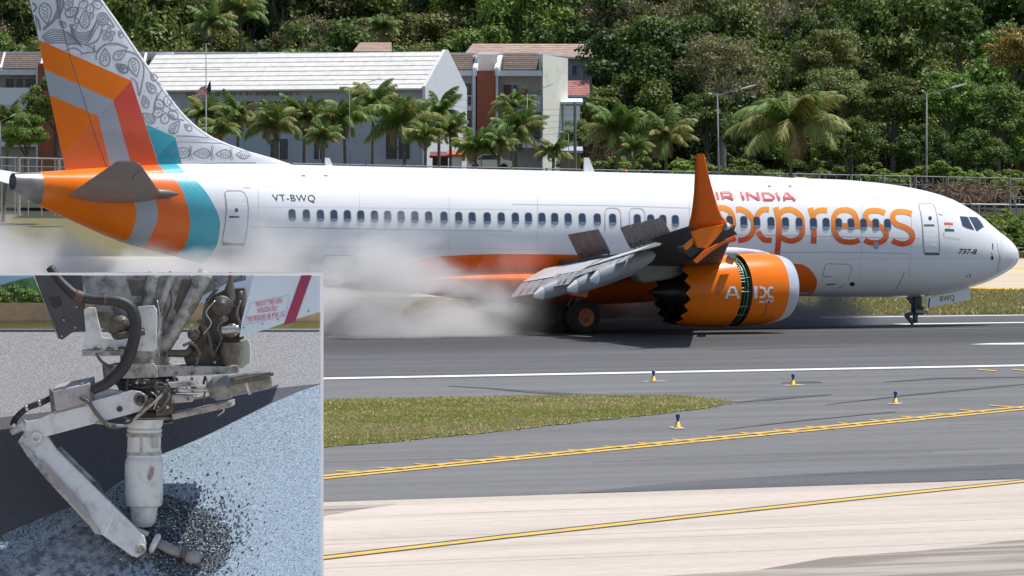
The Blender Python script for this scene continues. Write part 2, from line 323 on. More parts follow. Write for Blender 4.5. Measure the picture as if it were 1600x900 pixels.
sheet('dark_asphalt_patch', [onZ(u, v) for u, v in ((900, 771), (1050, 755), (1250, 742), (1600, 725), (1600, 747), (1300, 761), (1100, 767))], asphalt('newer_asphalt', (.105, .105, .112)), .010)
JT = M('joint_sealant', (.40, .35, .31), .9, .2, 3)
for Y in (-84.6, -88.2, -92.1): strip('slab_joint', [(uu, vv, .35) for uu, vv in [(lambda q: (800+FPX*((q-CAM)@RT)/((q-CAM)@F), 450-FPX*((q-CAM)@UP)/((q-CAM)@F)))(np.array([X, Y, 0.0])) for X in np.linspace(-90, -40, 12)]], JT, .0135)
rq = random.Random(14)
for i in range(30):
    X, Y = rq.uniform(-75, -45), rq.uniform(-96, -79); L_ = rq.uniform(1.5, 7); w_ = rq.uniform(.02, .07); mbq = MB(); mbq.add([(X, Y, .0132), (X+L_*.5, Y-w_, .0132), (X+L_, Y+rq.uniform(-.1, .1), .0132), (X+L_*.5, Y+w_, .0132)], [(0, 1, 2, 3)]); tag(mbq.build('scuff_mark', JT if i % 3 else JT), kind='stuff')
CRK = M('crack_seal', (.055, .055, .058), .7)
for i in range(26):
    X, Y = rq.uniform(-70, -28), rq.uniform(-76, -37); a_ = rq.uniform(-.25, .12); P = []; x, y = X, Y
    for j in range(9): P.append((x, y)); x += rq.uniform(.4, 1.4); y += rq.uniform(-.12, .12)+a_*.3
    mbq = MB(); mbq.grid([[(x, y-.02, .0128) for x, y in P], [(x, y+.02, .0128) for x, y in P]]); tag(mbq.build('sealed_crack', CRK), kind='stuff')
# grass island
isl = [(60, 628), (507, 626), (560, 625), (640, 624), (720, 622), (800, 621), (900, 620), (1000, 619), (1060, 620), (1110, 624), (1138, 631), (1110, 637), (1050, 645), (980, 653), (900, 661), (800, 673), (700, 683), (600, 692), (507, 700), (60, 735)]
rr = random.Random(3); isl2 = []
for i, p in enumerate(isl):
    q = isl[(i+1) % len(isl)]; m_ = 5 if abs(q[0]-p[0]) < 200 else 1
    for j in range(m_): isl2.append((p[0]+(q[0]-p[0])*j/m_, p[1]+(q[1]-p[1])*j/m_+rr.uniform(-.7, .7)))
IG = [onZ(u, v) for u, v in isl2]
sheet('grass_verge', IG, M('verge_soil', (.22, .23, .075), .95, scale=1.0, col2=(.30, .23, .12), detail=10), .02)
def inpoly(x, y, P):
    c = False; j = len(P)-1
    for i in range(len(P)):
        if (P[i][1] > y) != (P[j][1] > y) and x < (P[j][0]-P[i][0])*(y-P[i][1])/(P[j][1]-P[i][1])+P[i][0]: c = not c
        j = i
    return c
def blades(name, pos, h, mats, wd=.03):
    n = len(pos); pos = np.array(pos); an = rng.uniform(0, 2*np.pi, n); hh = h*rng.uniform(.4, 1.3, n); lean = rng.normal(0, .5, (n, 2))*hh[:, None]
    dx = np.stack([np.cos(an), np.sin(an)], 1)*wd*rng.uniform(.6, 1.6, n)[:, None]
    V = np.zeros((n, 3, 3)); V[:, 0, :2] = pos[:, :2]-dx; V[:, 1, :2] = pos[:, :2]+dx; V[:, 0, 2] = V[:, 1, 2] = pos[:, 2]; V[:, 2, :2] = pos[:, :2]+lean; V[:, 2, 2] = pos[:, 2]+hh
    return rawmesh(name, V.reshape(-1, 3), np.arange(n*3).reshape(-1, 3), mats)
def rawmesh(name, V, Fc, mats, mi=None):
    me = bpy.data.meshes.new(name); k = Fc.shape[1]; me.vertices.add(len(V)); me.vertices.foreach_set('co', V.astype(np.float32).ravel()); me.loops.add(Fc.size); me.loops.foreach_set('vertex_index', Fc.astype(np.int32).ravel())
    me.polygons.add(len(Fc)); me.polygons.foreach_set('loop_start', np.arange(0, Fc.size, k, dtype=np.int32)); 
    for m in (mats if isinstance(mats, (list, tuple)) else [mats]): me.materials.append(m)
    if mi is not None: me.polygons.foreach_set('material_index', mi.astype(np.int32))
    me.update(calc_edges=True); return me
def link(me, name, parent=None):
    o = bpy.data.objects.new(name, me); COL.objects.link(o); o.parent = parent; return o
BL = leafmat('grass_blades', (.30, .26, .09), (.33, .34, .09), 0, .3); BL2 = leafmat('dry_grass_blades', (.46, .36, .19), (.36, .33, .13), 0, .3)
pos = []
while len(pos) < 42000:
    v = rng.uniform(617, 702); u = rng.uniform(440, 1140); p = onZ(u, v)
    if inpoly(u, v, isl2): j_ = rng.normal(0, .13, 2); pos.append((p[0]+j_[0], p[1]+j_[1]*1.3, .02))
pp = np.array(pos); sel = (np.sin(pp[:, 0]*.33+pp[:, 1]*.25)+np.sin(pp[:, 1]*1.1-pp[:, 0]*.21)+.7*np.sin(pp[:, 0]*1.3+pp[:, 1]*2.1)+rng.normal(0, .55, len(pp))) > 0.25
tag(link(blades('island_grass', pp[sel], .04, BL, .02), 'island_grass'), 'short green grass on the verge between runway and taxiway', 'grass', kind='stuff')
tag(link(blades('island_dry_grass', pp[~sel], .04, BL2, .02), 'island_dry_grass'), 'straw coloured dry grass on the verge between runway and taxiway', 'grass', kind='stuff')
pos = []
for _ in range(32000):
    v = rng.uniform(455, 492); u = rng.uniform(1150, 1850); p = onZ(u, v); pos.append((p[0], p[1], .0))
for _ in range(9000):
    v = rng.uniform(350, 396); u = rng.uniform(1470, 1620); d = FPX*4.6/(v-303) if v > 312 else 360; d = min(d, 352); p = SD((u-800)/FPX*d, d+rng.uniform(0, 14)); p[2] = .1; pos.append(p)
pp = np.array(pos); sel = (np.sin(pp[:, 0]*.35+pp[:, 1]*.3)+np.sin(pp[:, 1]*.8-pp[:, 0]*.15)+rng.normal(0, .6, len(pp))) > 0.0
tag(link(blades('far_green_grass', pp[sel], .16, BL, .06), 'far_green_grass'), 'green grass strip beyond the far runway edge', 'grass', kind='stuff')
tag(link(blades('far_dry_grass', pp[~sel], .16, BL2, .06), 'far_dry_grass'), 'dry brown grass strip beyond the far runway edge', 'grass', kind='stuff')
# taxiway edge lights
BLUEG = M('blue_lens', (.01, .05, .25), .15, .05); YEL = M('yellow_light_base', (.8, .42, .02), .5, .1); WP = M('white_pad', (.6, .6, .58), .8)
L0 = empty('taxiway_light'); 
mb = MB(); lathe(mb, [(0, .13), (.015, .13), (.03, .085), (.17, .055), (.175, .0)], (0, 0, 0), 'z', 14); mb.build('base_cone', YEL, L0, True)
mb = MB(); lathe(mb, [(.17, .035), (.26, .035), (.265, .02)], (0, 0, 0), 'z', 12); mb.build('stem', M('dark_stem', (.02, .03, .06), .4), L0, True)
mb = MB(); lathe(mb, [(.255, .0), (.26, .058), (.34, .062), (.37, .045), (.375, 0)], (0, 0, 0), 'z', 14); mb.build('lens', BLUEG, L0, True)
mb = MB(); mb.box((.05, .02, -.005), (.95, .3, .012)); mb.build('pad', WP, L0)
for i, (u, v, lab) in enumerate([(1021, 597, 'blue topped yellow taxiway light nearest the runway edge line, in front of the engine shadow'), (1239, 603, 'blue topped yellow taxiway light between the runway edge line and a dark crack'), (1399, 632, 'blue topped yellow taxiway light farthest right, beyond the double yellow line'), (1059, 670, 'blue topped yellow taxiway light just past the tip of the grass verge')]):
    p = onZ(u, v); p[2] = .022
    L0.scale = (.70, .70, .72)
    if i == 0: L0.location = p; tag(L0, lab, 'taxiway light', 'taxiway lights standing on the asphalt')
    else: dup(L0, p, i*.4, (.70, .70, .72), lab)

# ------------------------------------------------------------------ the airliner
RA = empty('airliner', tuple(PIV-np.array([PIV[0]*CA+PIV[2]*SA, 0, -PIV[0]*SA+PIV[2]*CA])), 'white airliner with orange and teal tail skidding in smoke on its collapsed nose gear', 'airliner')
RA.rotation_euler = (0, AP, 0)
WHITE = M('white_fuselage_paint', (.83, .835, .84), .28, .03, .7, coat=.3, stretch=(.3, 1, 1))
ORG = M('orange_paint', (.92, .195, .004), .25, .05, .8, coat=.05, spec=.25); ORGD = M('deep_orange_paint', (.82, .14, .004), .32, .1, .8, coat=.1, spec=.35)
TEALH = hatchmat('teal_hatched_paint', (.04, .38, .47), (.12, .50, .58), 3.9); TEAL = M('teal_paint', (.03, .42, .52), .3, .06, coat=.3); TEALD = hatchmat('dark_teal_hatch', (.012, .28, .37), (.03, .36, .46), 3.9)
ORH = hatchmat('orange_hatched_paint', (.84, .12, .004), (.90, .18, .006), 3.9); ORHF = hatchmat('fin_orange_hatch', (.76, .07, .006), (.86, .15, .006), 3.9, (7.6, 5.2, (.90, .17, .005)))
GREYB = M('grey_band_paint', (.36, .40, .45), .35, .05, coat=.2); DKH = hatchmat('dark_hatched_paint', (.03, .055, .09), (.42, .46, .50), 3.9, (8.4, 5.2, (.45, .47, .52))); REDH = hatchmat('red_hatched_paint', (.62, .03, .02), (.70, .05, .03), 3.9, (7.4, 5.0, (.85, .13, .02)))
METAL = M('bare_metal', (.27, .25, .235), .42, .2, 3, metal=.8); LINE = M('panel_line', (.33, .34, .36), .6); LINED = M('dark_panel_line', (.12, .12, .13), .6); GLASS = M('window_glass', (.03, .05, .085), .12, .1, 6, spec=.8); GLASS2 = M('window_shade', (.22, .27, .33), .3, .15, 6)
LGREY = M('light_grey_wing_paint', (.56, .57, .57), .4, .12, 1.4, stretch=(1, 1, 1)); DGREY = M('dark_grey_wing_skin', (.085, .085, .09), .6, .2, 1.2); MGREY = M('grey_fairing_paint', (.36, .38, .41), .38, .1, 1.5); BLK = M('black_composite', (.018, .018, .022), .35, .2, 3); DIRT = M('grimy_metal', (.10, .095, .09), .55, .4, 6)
RUBB = M('tyre_rubber', (.02, .02, .021), .8, .2, 6); HUB = M('orange_wheel_hub', (.45, .11, .03), .5, .2, 5)
# fuselage outline (x from nose = 0 aft negative)
topx = [(1590, 400), (1587, 391), (1577, 377.5), (1562, 365.5), (1550, 357), (1536, 345.5), (1522, 334), (1500, 320), (1475, 307.5), (1437, 296.5), (1400, 289.5), (1360, 284.5), (1300, 280), (1250, 278.5)]
botx = [(1590, 400), (1587, 409), (1578, 419), (1560, 430), (1540, 440), (1517, 448), (1480, 457), (1440, 463), (1400, 465), (1340, 464.5)]
T = [(A(u, v, 0)[0], A(u, v, 0)[2]) for u, v in topx]; B_ = [(A(u, v, 0)[0], A(u, v, 0)[2]) for u, v in botx]
ZN = T[0][1]; T[0] = (0, ZN); B_[0] = (0, ZN)
T = [(x, z) for x, z in T if x > -9.2]+[(-11, 5.39), (-28, 5.40), (-32, 5.38), (-35, 5.22), (-37.5, 5.0), (-38.6, 4.93)]
B_ = [(x, z) for x, z in B_ if x > -7.5]+[(-9, 1.26), (-24.5, 1.27), (-27.5, 1.42), (-30.5, 1.86), (-33, 2.38), (-34.8, 2.80), (-36.3, 3.36), (-37.6, 3.88), (-38.6, 4.36)]
T.sort(); B_.sort(); ftop = pchip([t[0] for t in T], [t[1] for t in T]); fbot = pchip([t[0] for t in B_], [t[1] for t in B_])
Wd = [(-38.6, .29), (-38, .40), (-36, .82), (-34, 1.22), (-32, 1.53), (-30, 1.76), (-28, 1.86), (-26, 1.88), (-7.5, 1.88), (-6, 1.85), (-4.5, 1.75), (-3.2, 1.56), (-2.2, 1.33), (-1.4, 1.05), (-.8, .79), (-.4, .55), (-.15, .33), (-.04, .17), (0, 0)]
fw = pchip([t[0] for t in Wd], [t[1] for t in Wd]); fz_ = pchip([-38.6, -36, -32, -28, -8, -4, -2, 0], [4.65, 4.35, 3.85, 3.45, 3.35, 3.15, 2.95, ZN])
def fzc(x): return min(max(fz_(x), fbot(x)+.02), ftop(x)-.02) if x < -.01 else ZN
def fsurf(x, z):
    x = min(x, -.001); t, b, c, wv = ftop(x), fbot(x), fzc(x), fw(x); q = (z-c)/(t-c) if z > c else (c-z)/(c-b); q = min(abs(q), .9995)
    return -wv*math.sqrt(1-q*q)
def fpt(x, th, off=0.0):
    t, b, c, wv = ftop(x), fbot(x), fzc(x), fw(x); cz = math.cos(th); r = (t-c) if cz > 0 else (c-b)
    return (x, -(wv+off)*math.sin(th), c+(r+off)*cz)
PF = lambda u, v: tuple(onsurf(u, v, fsurf, -1.85, .009)); PF2 = lambda u, v: tuple(onsurf(u, v, fsurf, -1.85, .014)); PF3 = lambda u, v: tuple(onsurf(u, v, fsurf, -1.85, .019))
NT = 168
def bound(px):  # px boundary -> x(theta)
    r = []
    for u, v in px:
        p = onsurf(u, v, fsurf, -1.5, 0); c = fzc(p[0]); q = (p[2]-c)/((ftop(p[0])-c) if p[2] > c else (c-fbot(p[0]))); r.append((math.acos(max(-1, min(1, q))), p[0]))
    r.sort(); return pchip([a for a, _ in r], [b for _, b in r])
bds = [bound([(287, 268), (311, 287), (333, 318), (344, 350), (339, 382), (327, 401)]), bound([(258, 270), (279, 288), (292, 318), (297, 350), (290, 382), (277, 397)]), bound([(222, 272), (240, 307), (247, 335), (236, 368), (218, 388)]), bound([(190, 272), (208, 310), (213, 338), (205, 366), (192, 378)]), lambda th: -37.72]
stn = [0, -.01, -.04, -.09, -.16, -.26, -.4, -.6, -.8, -1.05, -1.35, -1.7, -2.1, -2.5, -3, -3.5, -4, -4.6, -5.3, -6, -7]+[-7.5-.75*i for i in range(30)]
mb = MB(); mats = [WHITE, TEALH, ORH, GREYB, ORG, METAL]
th = [2*math.pi*j/NT for j in range(NT)]
def fold(t): return t if t <= math.pi else 2*math.pi-t
rows = [[fpt(x, t) for t in th] for x in stn if x > -30]
last = [x for x in stn if x > -30][-1]; nb = 6
segs = []; prev = lambda t: last
for si, bd in enumerate(bds+[lambda t: -38.6]):
    n_ = 5 if si else 5
    segs.append((prev, bd, n_, si)); prev = bd
rows0 = rows; mb.grid(rows0, 0, wrap=True)
for pa, pb, n_, si in segs:
    mb.grid([[fpt(pa(fold(t))*(1-k/n_)+pb(fold(t))*k/n_, t) for t in th] for k in range(n_+1)], 0 if si == 0 else si, wrap=True)
FU = mb.build('fuselage', mats, RA, True)
mb = MB(); lathe(mb, [(0, .29), (.0, .25), (.5, .2), (.5, 0)], (-38.61, 0, 4.645), 'x', 24); ex = mb.build('auxiliary_exhaust', BLK, RA, True)
# belly paint
def shell(name, x0, x1, ztop, mat, off, nx=60, nt=24):
    P = []
    for i in range(nx+1):
        x = x0+(x1-x0)*i/nx; c = fzc(x); zt = ztop(x); q = (zt-c)/((ftop(x)-c) if zt > c else (c-fbot(x))); a = math.acos(max(-1, min(1, q)))
        P.append([fpt(x, a+(2*math.pi-2*a)*j/nt, off) for j in range(nt+1)])
    mb = MB(); mb.grid(P); return mb.build(name, mat, RA, True, fix=False)
bl = [A(u, v, -1.85) for u, v in ((607, 449), (625, 431), (645, 413), (662, 404), (690, 400.5), (800, 397), (1000, 399), (1225, 413), (1250, 413), (1264, 420), (1273, 430), (1276.5, 440), (1274, 452), (1268, 462))]
bx = [p[0] for p in bl]; bz = [p[2] for p in bl]; bx2 = bx[:11]+[bx[11]]; zt = pchip(bx[:11]+[bx[11]], bz[:11]+[bz[11]])
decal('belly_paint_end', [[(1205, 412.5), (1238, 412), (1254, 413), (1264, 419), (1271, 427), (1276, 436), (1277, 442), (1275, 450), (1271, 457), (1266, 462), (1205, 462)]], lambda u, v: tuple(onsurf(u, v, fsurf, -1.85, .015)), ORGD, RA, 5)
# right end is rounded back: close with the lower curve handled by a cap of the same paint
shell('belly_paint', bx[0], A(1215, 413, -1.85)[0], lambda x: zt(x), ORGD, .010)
# wing to body fairing (bulge under the wing)
mb = MB(); P = []
for i in range(25):
    s = i/24; x = -25.5+s*14.0; k = math.sin(math.pi*s)**.5; P.append([(x, -(1.55+.50*k)*math.sin(a_)*(1 if abs(math.sin(a_)) > 0 else 1), 1.75+(.82*k+.02)*math.cos(a_)*(1 if math.cos(a_) < 0 else .55)) for a_ in [2*math.pi*j/32 for j in range(32)]])
mb.grid(P, 0, wrap=True); mb.build('belly_fairing', M('fairing_paint', (.80, .15, .005), .7, .1, 1.5, spec=.2), RA, True)
# cabin windows
def rrect(cx, cy, hw, hh, r, n=4, skew=0):
    o = []
    for qx, qy, a0 in ((1, 1, 0), (-1, 1, 90), (-1, -1, 180), (1, -1, 270)):
        for i in range(n+1):
            a = math.radians(a0+90*i/n); x = qx*(hw-r)+r*math.cos(a); y = qy*(hh-r)+r*math.sin(a); o.append((cx+x+skew*y, cy+y))
    return o
wv = pchip([457, 650, 783, 847, 957, 1055, 1140, 1205, 1387], [336, 339, 341, 341.5, 343, 345, 346, 348, 351])
wu = [456.7, 479, 501, 522, 543, 564, 585.5, 606, 627, 648.5, 670, 694, 717, 738, 761.5, 783.5, 805.5, 826, 847, 867, 888, 910, 933.5, 957.5, 996, 1017, 1036, 1055.5, 1140.5, 1162.5, 1182.5, 1205, 1227.5, 1249, 1271.3, 1291, 1310.5, 1330, 1349.5, 1368.5, 1387]
WFR = M('window_frame_metal', (.42, .44, .47), .35, .05, metal=.3)
for u in wu:
    v = wv(u); o = decal('window', [rrect(u, v, 5.9, 9.6, 4.6, 3, .06)], PF, WFR, RA, 0)
    p1 = decal('pane', [rrect(u, v, 5.0, 8.7, 4.0, 3, .06)], PF2, GLASS, o, 0)
    hs_ = v+(.5, .5, -1.5, 2.5, .5, -4, 1)[int(u*7) % 7]; sh = [q for q in rrect(u, v, 4.9, 8.5, 3.9, 3, .06) if q[1] > hs_]; sh = sorted(sh, key=lambda q: math.atan2(q[1]-v-4, q[0]-u)); decal('shade', [sh], PF3, GLASS2, o, 0)
LF = lambda name, paths, m=LINE, sm=False: ribbons(name, paths, PF, m, RA, sm)
def outline(name, pts, wd=1.3, m=LINE, k=1): return ribbons(name, [(pts+[pts[0]], wd)], PF, m, RA, False)
d1 = [(1200+x/4, 225+y/4) for x, y in [(943, 374), (1020, 372), (1036, 380), (1048, 410), (1060, 470), (1069, 560), (1073, 660), (1068, 683), (1055, 688), (985, 686), (976, 675), (972, 600), (966, 500), (955, 430), (945, 390)]]
d2 = [(x/4, 200+y/4) for x, y in [(1405, 405), (1420, 392), (1505, 392), (1528, 405), (1545, 440), (1553, 500), (1548, 600), (1535, 690), (1525, 725), (1395, 725), (1390, 700), (1408, 600), (1418, 500), (1412, 440)]]
for nm, dp, hpos, port in (('front_door', d1, (1452, 352), (1453.3, 341)), ('rear_door', d2, (366, 339), (369.5, 328.5))):
    D = decal('door', [dp], PF, WHITE, RA, 8); D['label'] = 'front service door' if nm == 'front_door' else 'rear service door'
    ribbons('door_seal', [(dp+[dp[0]], 1.4)], PF2, LINE, D, False)
    u, v = hpos; decal('handle', [[(u-8, v-1.6), (u+8, v-1.6), (u+8, v+1.6), (u-8, v+1.6)]], PF2, LINED, D, 0)
    decal('door_window', [rrect(*port, 2.6, 3.2, 2, 2)], PF2, GLASS, D, 0)
    b = dp[9] if nm == 'front_door' else dp[9]; e = dp[7] if nm == 'front_door' else dp[8]
    ribbons('sill', [([(b[0]-1, b[1]), (e[0]+1, e[1]+1)], 4)], PF3, LINED if nm == 'front_door' else LINE, D, False)
for pts in ([(582, 540), (582, 425), (590, 405), (605, 399), (648, 399), (668, 408), (680, 430), (685, 540)], [(738, 510), (733, 425), (740, 408), (755, 401), (802, 401), (820, 410), (831, 430), (835, 510)]):
    o = LF('overwing_exit', [([(800+x/4, 225+y/4) for x, y in pts], 1.6)], M('exit_outline', (.55, .55, .5), .5))
LF('lap_seam', [([(390, 354.5), (500, 356.5), (650, 359), (800, 361)], .8), ([(1000, 363), (1150, 367), (1300, 369.5), (1438, 373)], .8), ([(380, 293), (392, 293.3)], .7), ([(1145, 395), (1300, 394), (1420, 396)], .7), ([(800, 319), (950, 321), (1080, 325)], .5)])
SEAM = M('skin_seam', (.60, .61, .63), .5)
LF('skin_seams', [([(u, 268+u*.008), (u+2, 300), (u+2.5, 350), (u+1, 400), (u-3, 440)], .55) for u in (402, 560, 700, 838, 1075, 1215, 1345, 1422)]+[([(410, 292), (700, 295), (1000, 302), (1400, 312)], .45), ([(395, 322), (800, 327)], .45), ([(1450, 322), (1500, 330)], .4), ([(400, 385), (700, 388), (850, 390)], .5), ([(1280, 405), (1430, 404), (1550, 404)], .5), ([(1562, 366), (1566, 385), (1563, 408), (1556, 428)], .6)], SEAM)
LF('cargo_door_outline', [([(1285, 440), (1286, 428), (1290, 413), (1296, 412), (1324, 413), (1330, 416), (1331, 422), (1326, 434), (1320, 446), (1310, 450)], 1.0)])
LF('access_panel_outline', [([(1475, 362), (1475, 370), (1500, 374)], .7), ([(1466, 334), (1473, 336)], 1.2), ([(1559, 424), (1562, 400), (1558, 380)], .8), ([(1413, 425), (1408, 438), (1400, 452)], 1.3), ([(503, 410), (508, 399), (552, 399), (558, 402), (556, 415)], .8), ([(1286, 428), (1287, 432), (1300, 432)], 1.2)])
ribbons('radome_stripe', [([(1560, 414.5), (1572, 412), (1584, 408.5)], 1.5)], PF2, W_paint, RA)
for pts, nm in (([(1500.7, 338.5), (1512.5, 339.3), (1521.5, 358.5), (1513, 356), (1505, 352)], 'side'), ([(1514.5, 339.3), (1525.5, 340), (1531, 346), (1536.5, 353.5), (1526, 360.3)], 'front')):
    f_ = decal('cockpit_window', [[(a+(1.2 if a > 1518 else -1.2), b+(1 if b > 348 else -1)) for a, b in pts]], PF, LINED, RA, 6); decal('pane', [pts], PF2, GLASS, f_, 6)
decal('probe_panel', [rrect(1550.5, 403, 1.8, 3, 1.5, 2)], PF2, BLK, RA, 0)
LF('pitot_probe', [([(1551, 380), (1551.5, 389)], 1.6), ([(1549, 395), (1551, 399)], 1.2), ([(1510, 431), (1511, 433)], 2), ([(1515, 427), (1516, 434)], 1.4)], LINED)
decal('round_vent', [rrect(1369, 383.5, 4, 6, 3.8, 4)], PF2, MGREY, RA, 0); decal('drain_port', [rrect(1331.5, 444, 4, 3, 2.8, 3)], PF2, BLK, RA, 0); decal('latch_slot', [[(1291, 444), (1305, 443), (1305, 445), (1291, 446)]], PF2, LINED, RA, 0)
# lettering
LETG = gradmat('express_letter_paint', 2.7, 4.35, [(.66, .05, .008), (.78, .09, .01), (.88, .24, .02), (.93, .36, .03)]); REDL = M('red_letter_paint', (.50, .012, .03), .35, .1)
z1 = lambda L_: [(1100+x/7.5, 280+y/7.5) for x, y in L_]; z2 = lambda L_: [(1270+x/8.889, 300+y/8.889) for x, y in L_]
ee = [(620, 497), (612, 400), (570, 295), (500, 254), (430, 248), (352, 265), (302, 330), (293, 430), (302, 540), (345, 635), (410, 683), (500, 697), (590, 690), (648, 665)]
wl = 8.6
e2 = z2(ee); e1 = [(x-193.5, v-3.2) for x, v in e2]; bar = z2([(335, 466), (450, 469), (652, 467)])
for nm, ps in (('letter_e', [e1, [(x-193.5, v-3.2) for x, v in bar]]), ('letter_x', [z1(q) for q in ([(376, 355), (430, 352), (500, 385), (552, 440), (583, 500), (585, 570), (560, 640), (505, 695), (445, 712), (402, 716)], [(764, 357), (700, 354), (650, 385), (618, 440)], [(632, 610), (668, 670), (715, 712), (795, 715)])]),
               ('letter_p', [z1(q) for q in ([(838, 328), (862, 410), (878, 500), (880, 600), (874, 720), (857, 885)], [(880, 410), (930, 368), (1010, 354), (1085, 385), (1140, 450), (1153, 540), (1150, 630), (1110, 695), (1035, 724), (960, 712), (880, 670)])]),
               ('letter_r', [[(1266, 324.5), (1270.3, 340), (1272, 360), (1271.3, 380.7)], z2([(0, 360), (25, 295), (90, 255), (200, 254)])]), ('letter_e', [e2, bar]),
               ('letter_s', [z2([(1004, 290), (930, 264), (850, 256), (780, 266), (737, 310), (742, 380), (790, 432), (860, 452), (930, 475), (995, 520), (1020, 590), (995, 660), (925, 700), (830, 706), (770, 692), (720, 665)])]), ('letter_s', [z2([(1375, 302), (1300, 278), (1220, 270), (1150, 282), (1112, 330), (1120, 395), (1165, 445), (1235, 472), (1310, 505), (1370, 555), (1385, 625), (1350, 690), (1270, 719), (1190, 713), (1104, 676)])])):
    ribbons(nm, [(p, wl) for p in ps], PF, LETG, RA, True, 6)
rl = 3.9; PR4 = lambda u, v: tuple(onsurf(u, v, fsurf, -1.3, .022))
for nm, ps in (('letter_i', [[(145, 148), (170, 236)]]), ('letter_r', [[(198, 145), (226, 236)], [(200, 152), (290, 152), (322, 172), (325, 192), (290, 207), (222, 207)], [(275, 207), (345, 238)]]), ('letter_i', [[(430, 142), (468, 244)]]), ('letter_n', [[(496, 148), (522, 244)], [(496, 152), (640, 238)], [(622, 150), (652, 246)]]), ('letter_d', [[(682, 150), (708, 246)], [(680, 158), (750, 160), (810, 192), (822, 218), (800, 240), (705, 240)]]), ('letter_i', [[(845, 152), (888, 248)]]), ('letter_a', [[(945, 252), (940, 205), (950, 165), (975, 158), (1070, 252)], [(942, 218), (1035, 222)]])):
    ribbons(nm, [(z1(p), rl) for p in ps], PR4, REDL, RA, False)
ribbons('letter_a', [([(1099, 311.5), (1104, 299.5), (1112, 311.5)], rl), ([(1101, 307.5), (1110, 307.5)], 2.6)], PF, REDL, RA, False)
BLT = M('black_lettering', (.012, .012, .014), .5)
text('registration', 'VT-BWQ', [(424.5, 303.5), (492, 304.5), (493, 317), (428.5, 316)], PF, BLT, RA, sp=1.12)
text('type_marking', '737-8', [(1500, 388.5), (1527.5, 389.3), (1525, 397.6), (1497, 396.6)], PF2, BLT, RA, bold=True)
FLG = decal('flag_marking', [[(1475.3, 347.3), (1489, 348), (1489.3, 351.8), (1475.8, 351)]], PF, M('saffron_paint', (.7, .13, .04), .5), RA, 0)
decal('green_band', [[(1476.3, 357), (1490.8, 358), (1491, 361.8), (1477, 361)]], PF, M('green_flag_paint', (.02, .14, .08), .5), FLG, 0); decal('wheel_emblem', [rrect(1483.3, 354.3, 1.2, 1.4, 1.1, 3)], PF, M('navy_paint', (.45, .5, .6), .5), FLG, 0)
# top of body aerials and beacon
def blade(name, x, hgt, l0, l1, rake, mat=WHITE):
    z = ftop(x)-.03; mb = MB(); mb.prism([(x, -.03, z), (x-l0, -.03, z), (x-l0-rake, -.02, z+hgt), (x-l0-rake+l1, -.02, z+hgt)], (0, .06, 0)); return mb.build(name, mat, RA)
blade('aerial', A(925, 268, 0)[0]+.1, .50, .42, .16, -.02+.0); blade('aerial', A(520, 261, 0)[0], .28, .28, .14, .0); blade('aerial', A(1268, 280, 0)[0], .07, .6, .4, .1)
mb = MB(); lathe(mb, [(0, .09), (.06, .08), (.1, 0)], (A(977, 268, 0)[0], 0, ftop(-17)), 'z', 12); mb.build('beacon', M('red_lens', (.5, .02, .02), .2), RA, True)
for u in (1202, 1234, 474, 509): 
    p = onsurf(u, 291 if u > 1000 else 275, fsurf, -1.2, .0); mb = MB(); mb.box(p, (.12, .05, .05)); mb.build('stub_aerial', LINED, RA)

# fin
FinLE = [(150, -60), (175, -15), (200, 40)] and [(100, -90), (130, -45), (160, 0), (187, 38), (212, 75), (233, 105), (250, 130), (265, 150), (280, 170), (293, 184), (307, 197), (330, 213), (357, 225), (400, 240), (437, 250), (466, 261), (480, 267)]
FinTE = [(27, -90), (46, 0), (60, 61), (77, 147), (94, 225), (102, 268), (103, 275)]
le = [A(u, v, 0) for u, v in FinLE]; te = [A(u, v, 0) for u, v in FinTE]
fle = pchip([p[2] for p in le][::-1], [p[0] for p in le][::-1]); fte = pchip([p[2] for p in te][::-1], [p[0] for p in te][::-1])
zt0 = 5.0; ztp = le[0][2]
def finy(x, z):
    z = min(max(z, zt0), ztp); a, b = fte(z), fle(z); s = min(max((x-a)/(b-a), 0), 1); tk = .055*min(b-a, 5.2)
    return -(tk*(1.9*math.sqrt(max(1-s, 0)) * s**.9 * 1.05)+.004)
PN = lambda u, v: tuple(onsurf(u, v, finy, -.12, .006)); PN2 = lambda u, v: tuple(onsurf(u, v, finy, -.12, .010))
P = []
zs = [5.0, 5.12, 5.25]+list(np.linspace(5.38, ztp, 34))
for z in zs:
    a, b = fte(z), fle(z); sv = [(1-math.cos(math.pi*i/26))/2 for i in range(27)]; st = [(a+(b-a)*s, finy(a+(b-a)*s, z), z) for s in sv]; P.append(st+[(x, -y, zz) for x, y, zz in st[::-1][1:-1]])
mb = MB(); mb.grid(P, 0, wrap=True); FINP = M('fin_pale_paint', (.72, .73, .75), .3, .03, coat=.3); FIN = mb.build('fin', FINP, RA, True)
FR = 5
for nm, poly, m in (('orange_panel', [(60, 62), (205, 126), (177, 157), (69, 108)], ORG), ('grey_panel', [(69, 108), (177, 157), (153, 181), (77, 148)], GREYB), ('orange_panel', [(77, 148), (153, 181), (97, 242)], ORG), ('hatched_panel', [(153, 181), (172, 262), (172, 271), (103, 271), (97, 242)], ORHF), ('dark_hatched_panel', [(177, 157), (203, 250), (207, 271), (172, 271), (172, 262), (153, 181)], DKH), ('red_panel', [(205, 126), (250, 265), (250, 271), (207, 271), (203, 250), (177, 157)], REDH), ('teal_panel', [(228, 194), (274, 215), (245, 246)], TEAL), ('dark_teal_panel', [(274, 215), (286, 264), (287, 269), (250, 269), (250, 265), (245, 246)], TEALD)):
    decal(nm, [poly], PN, m, FIN, FR)
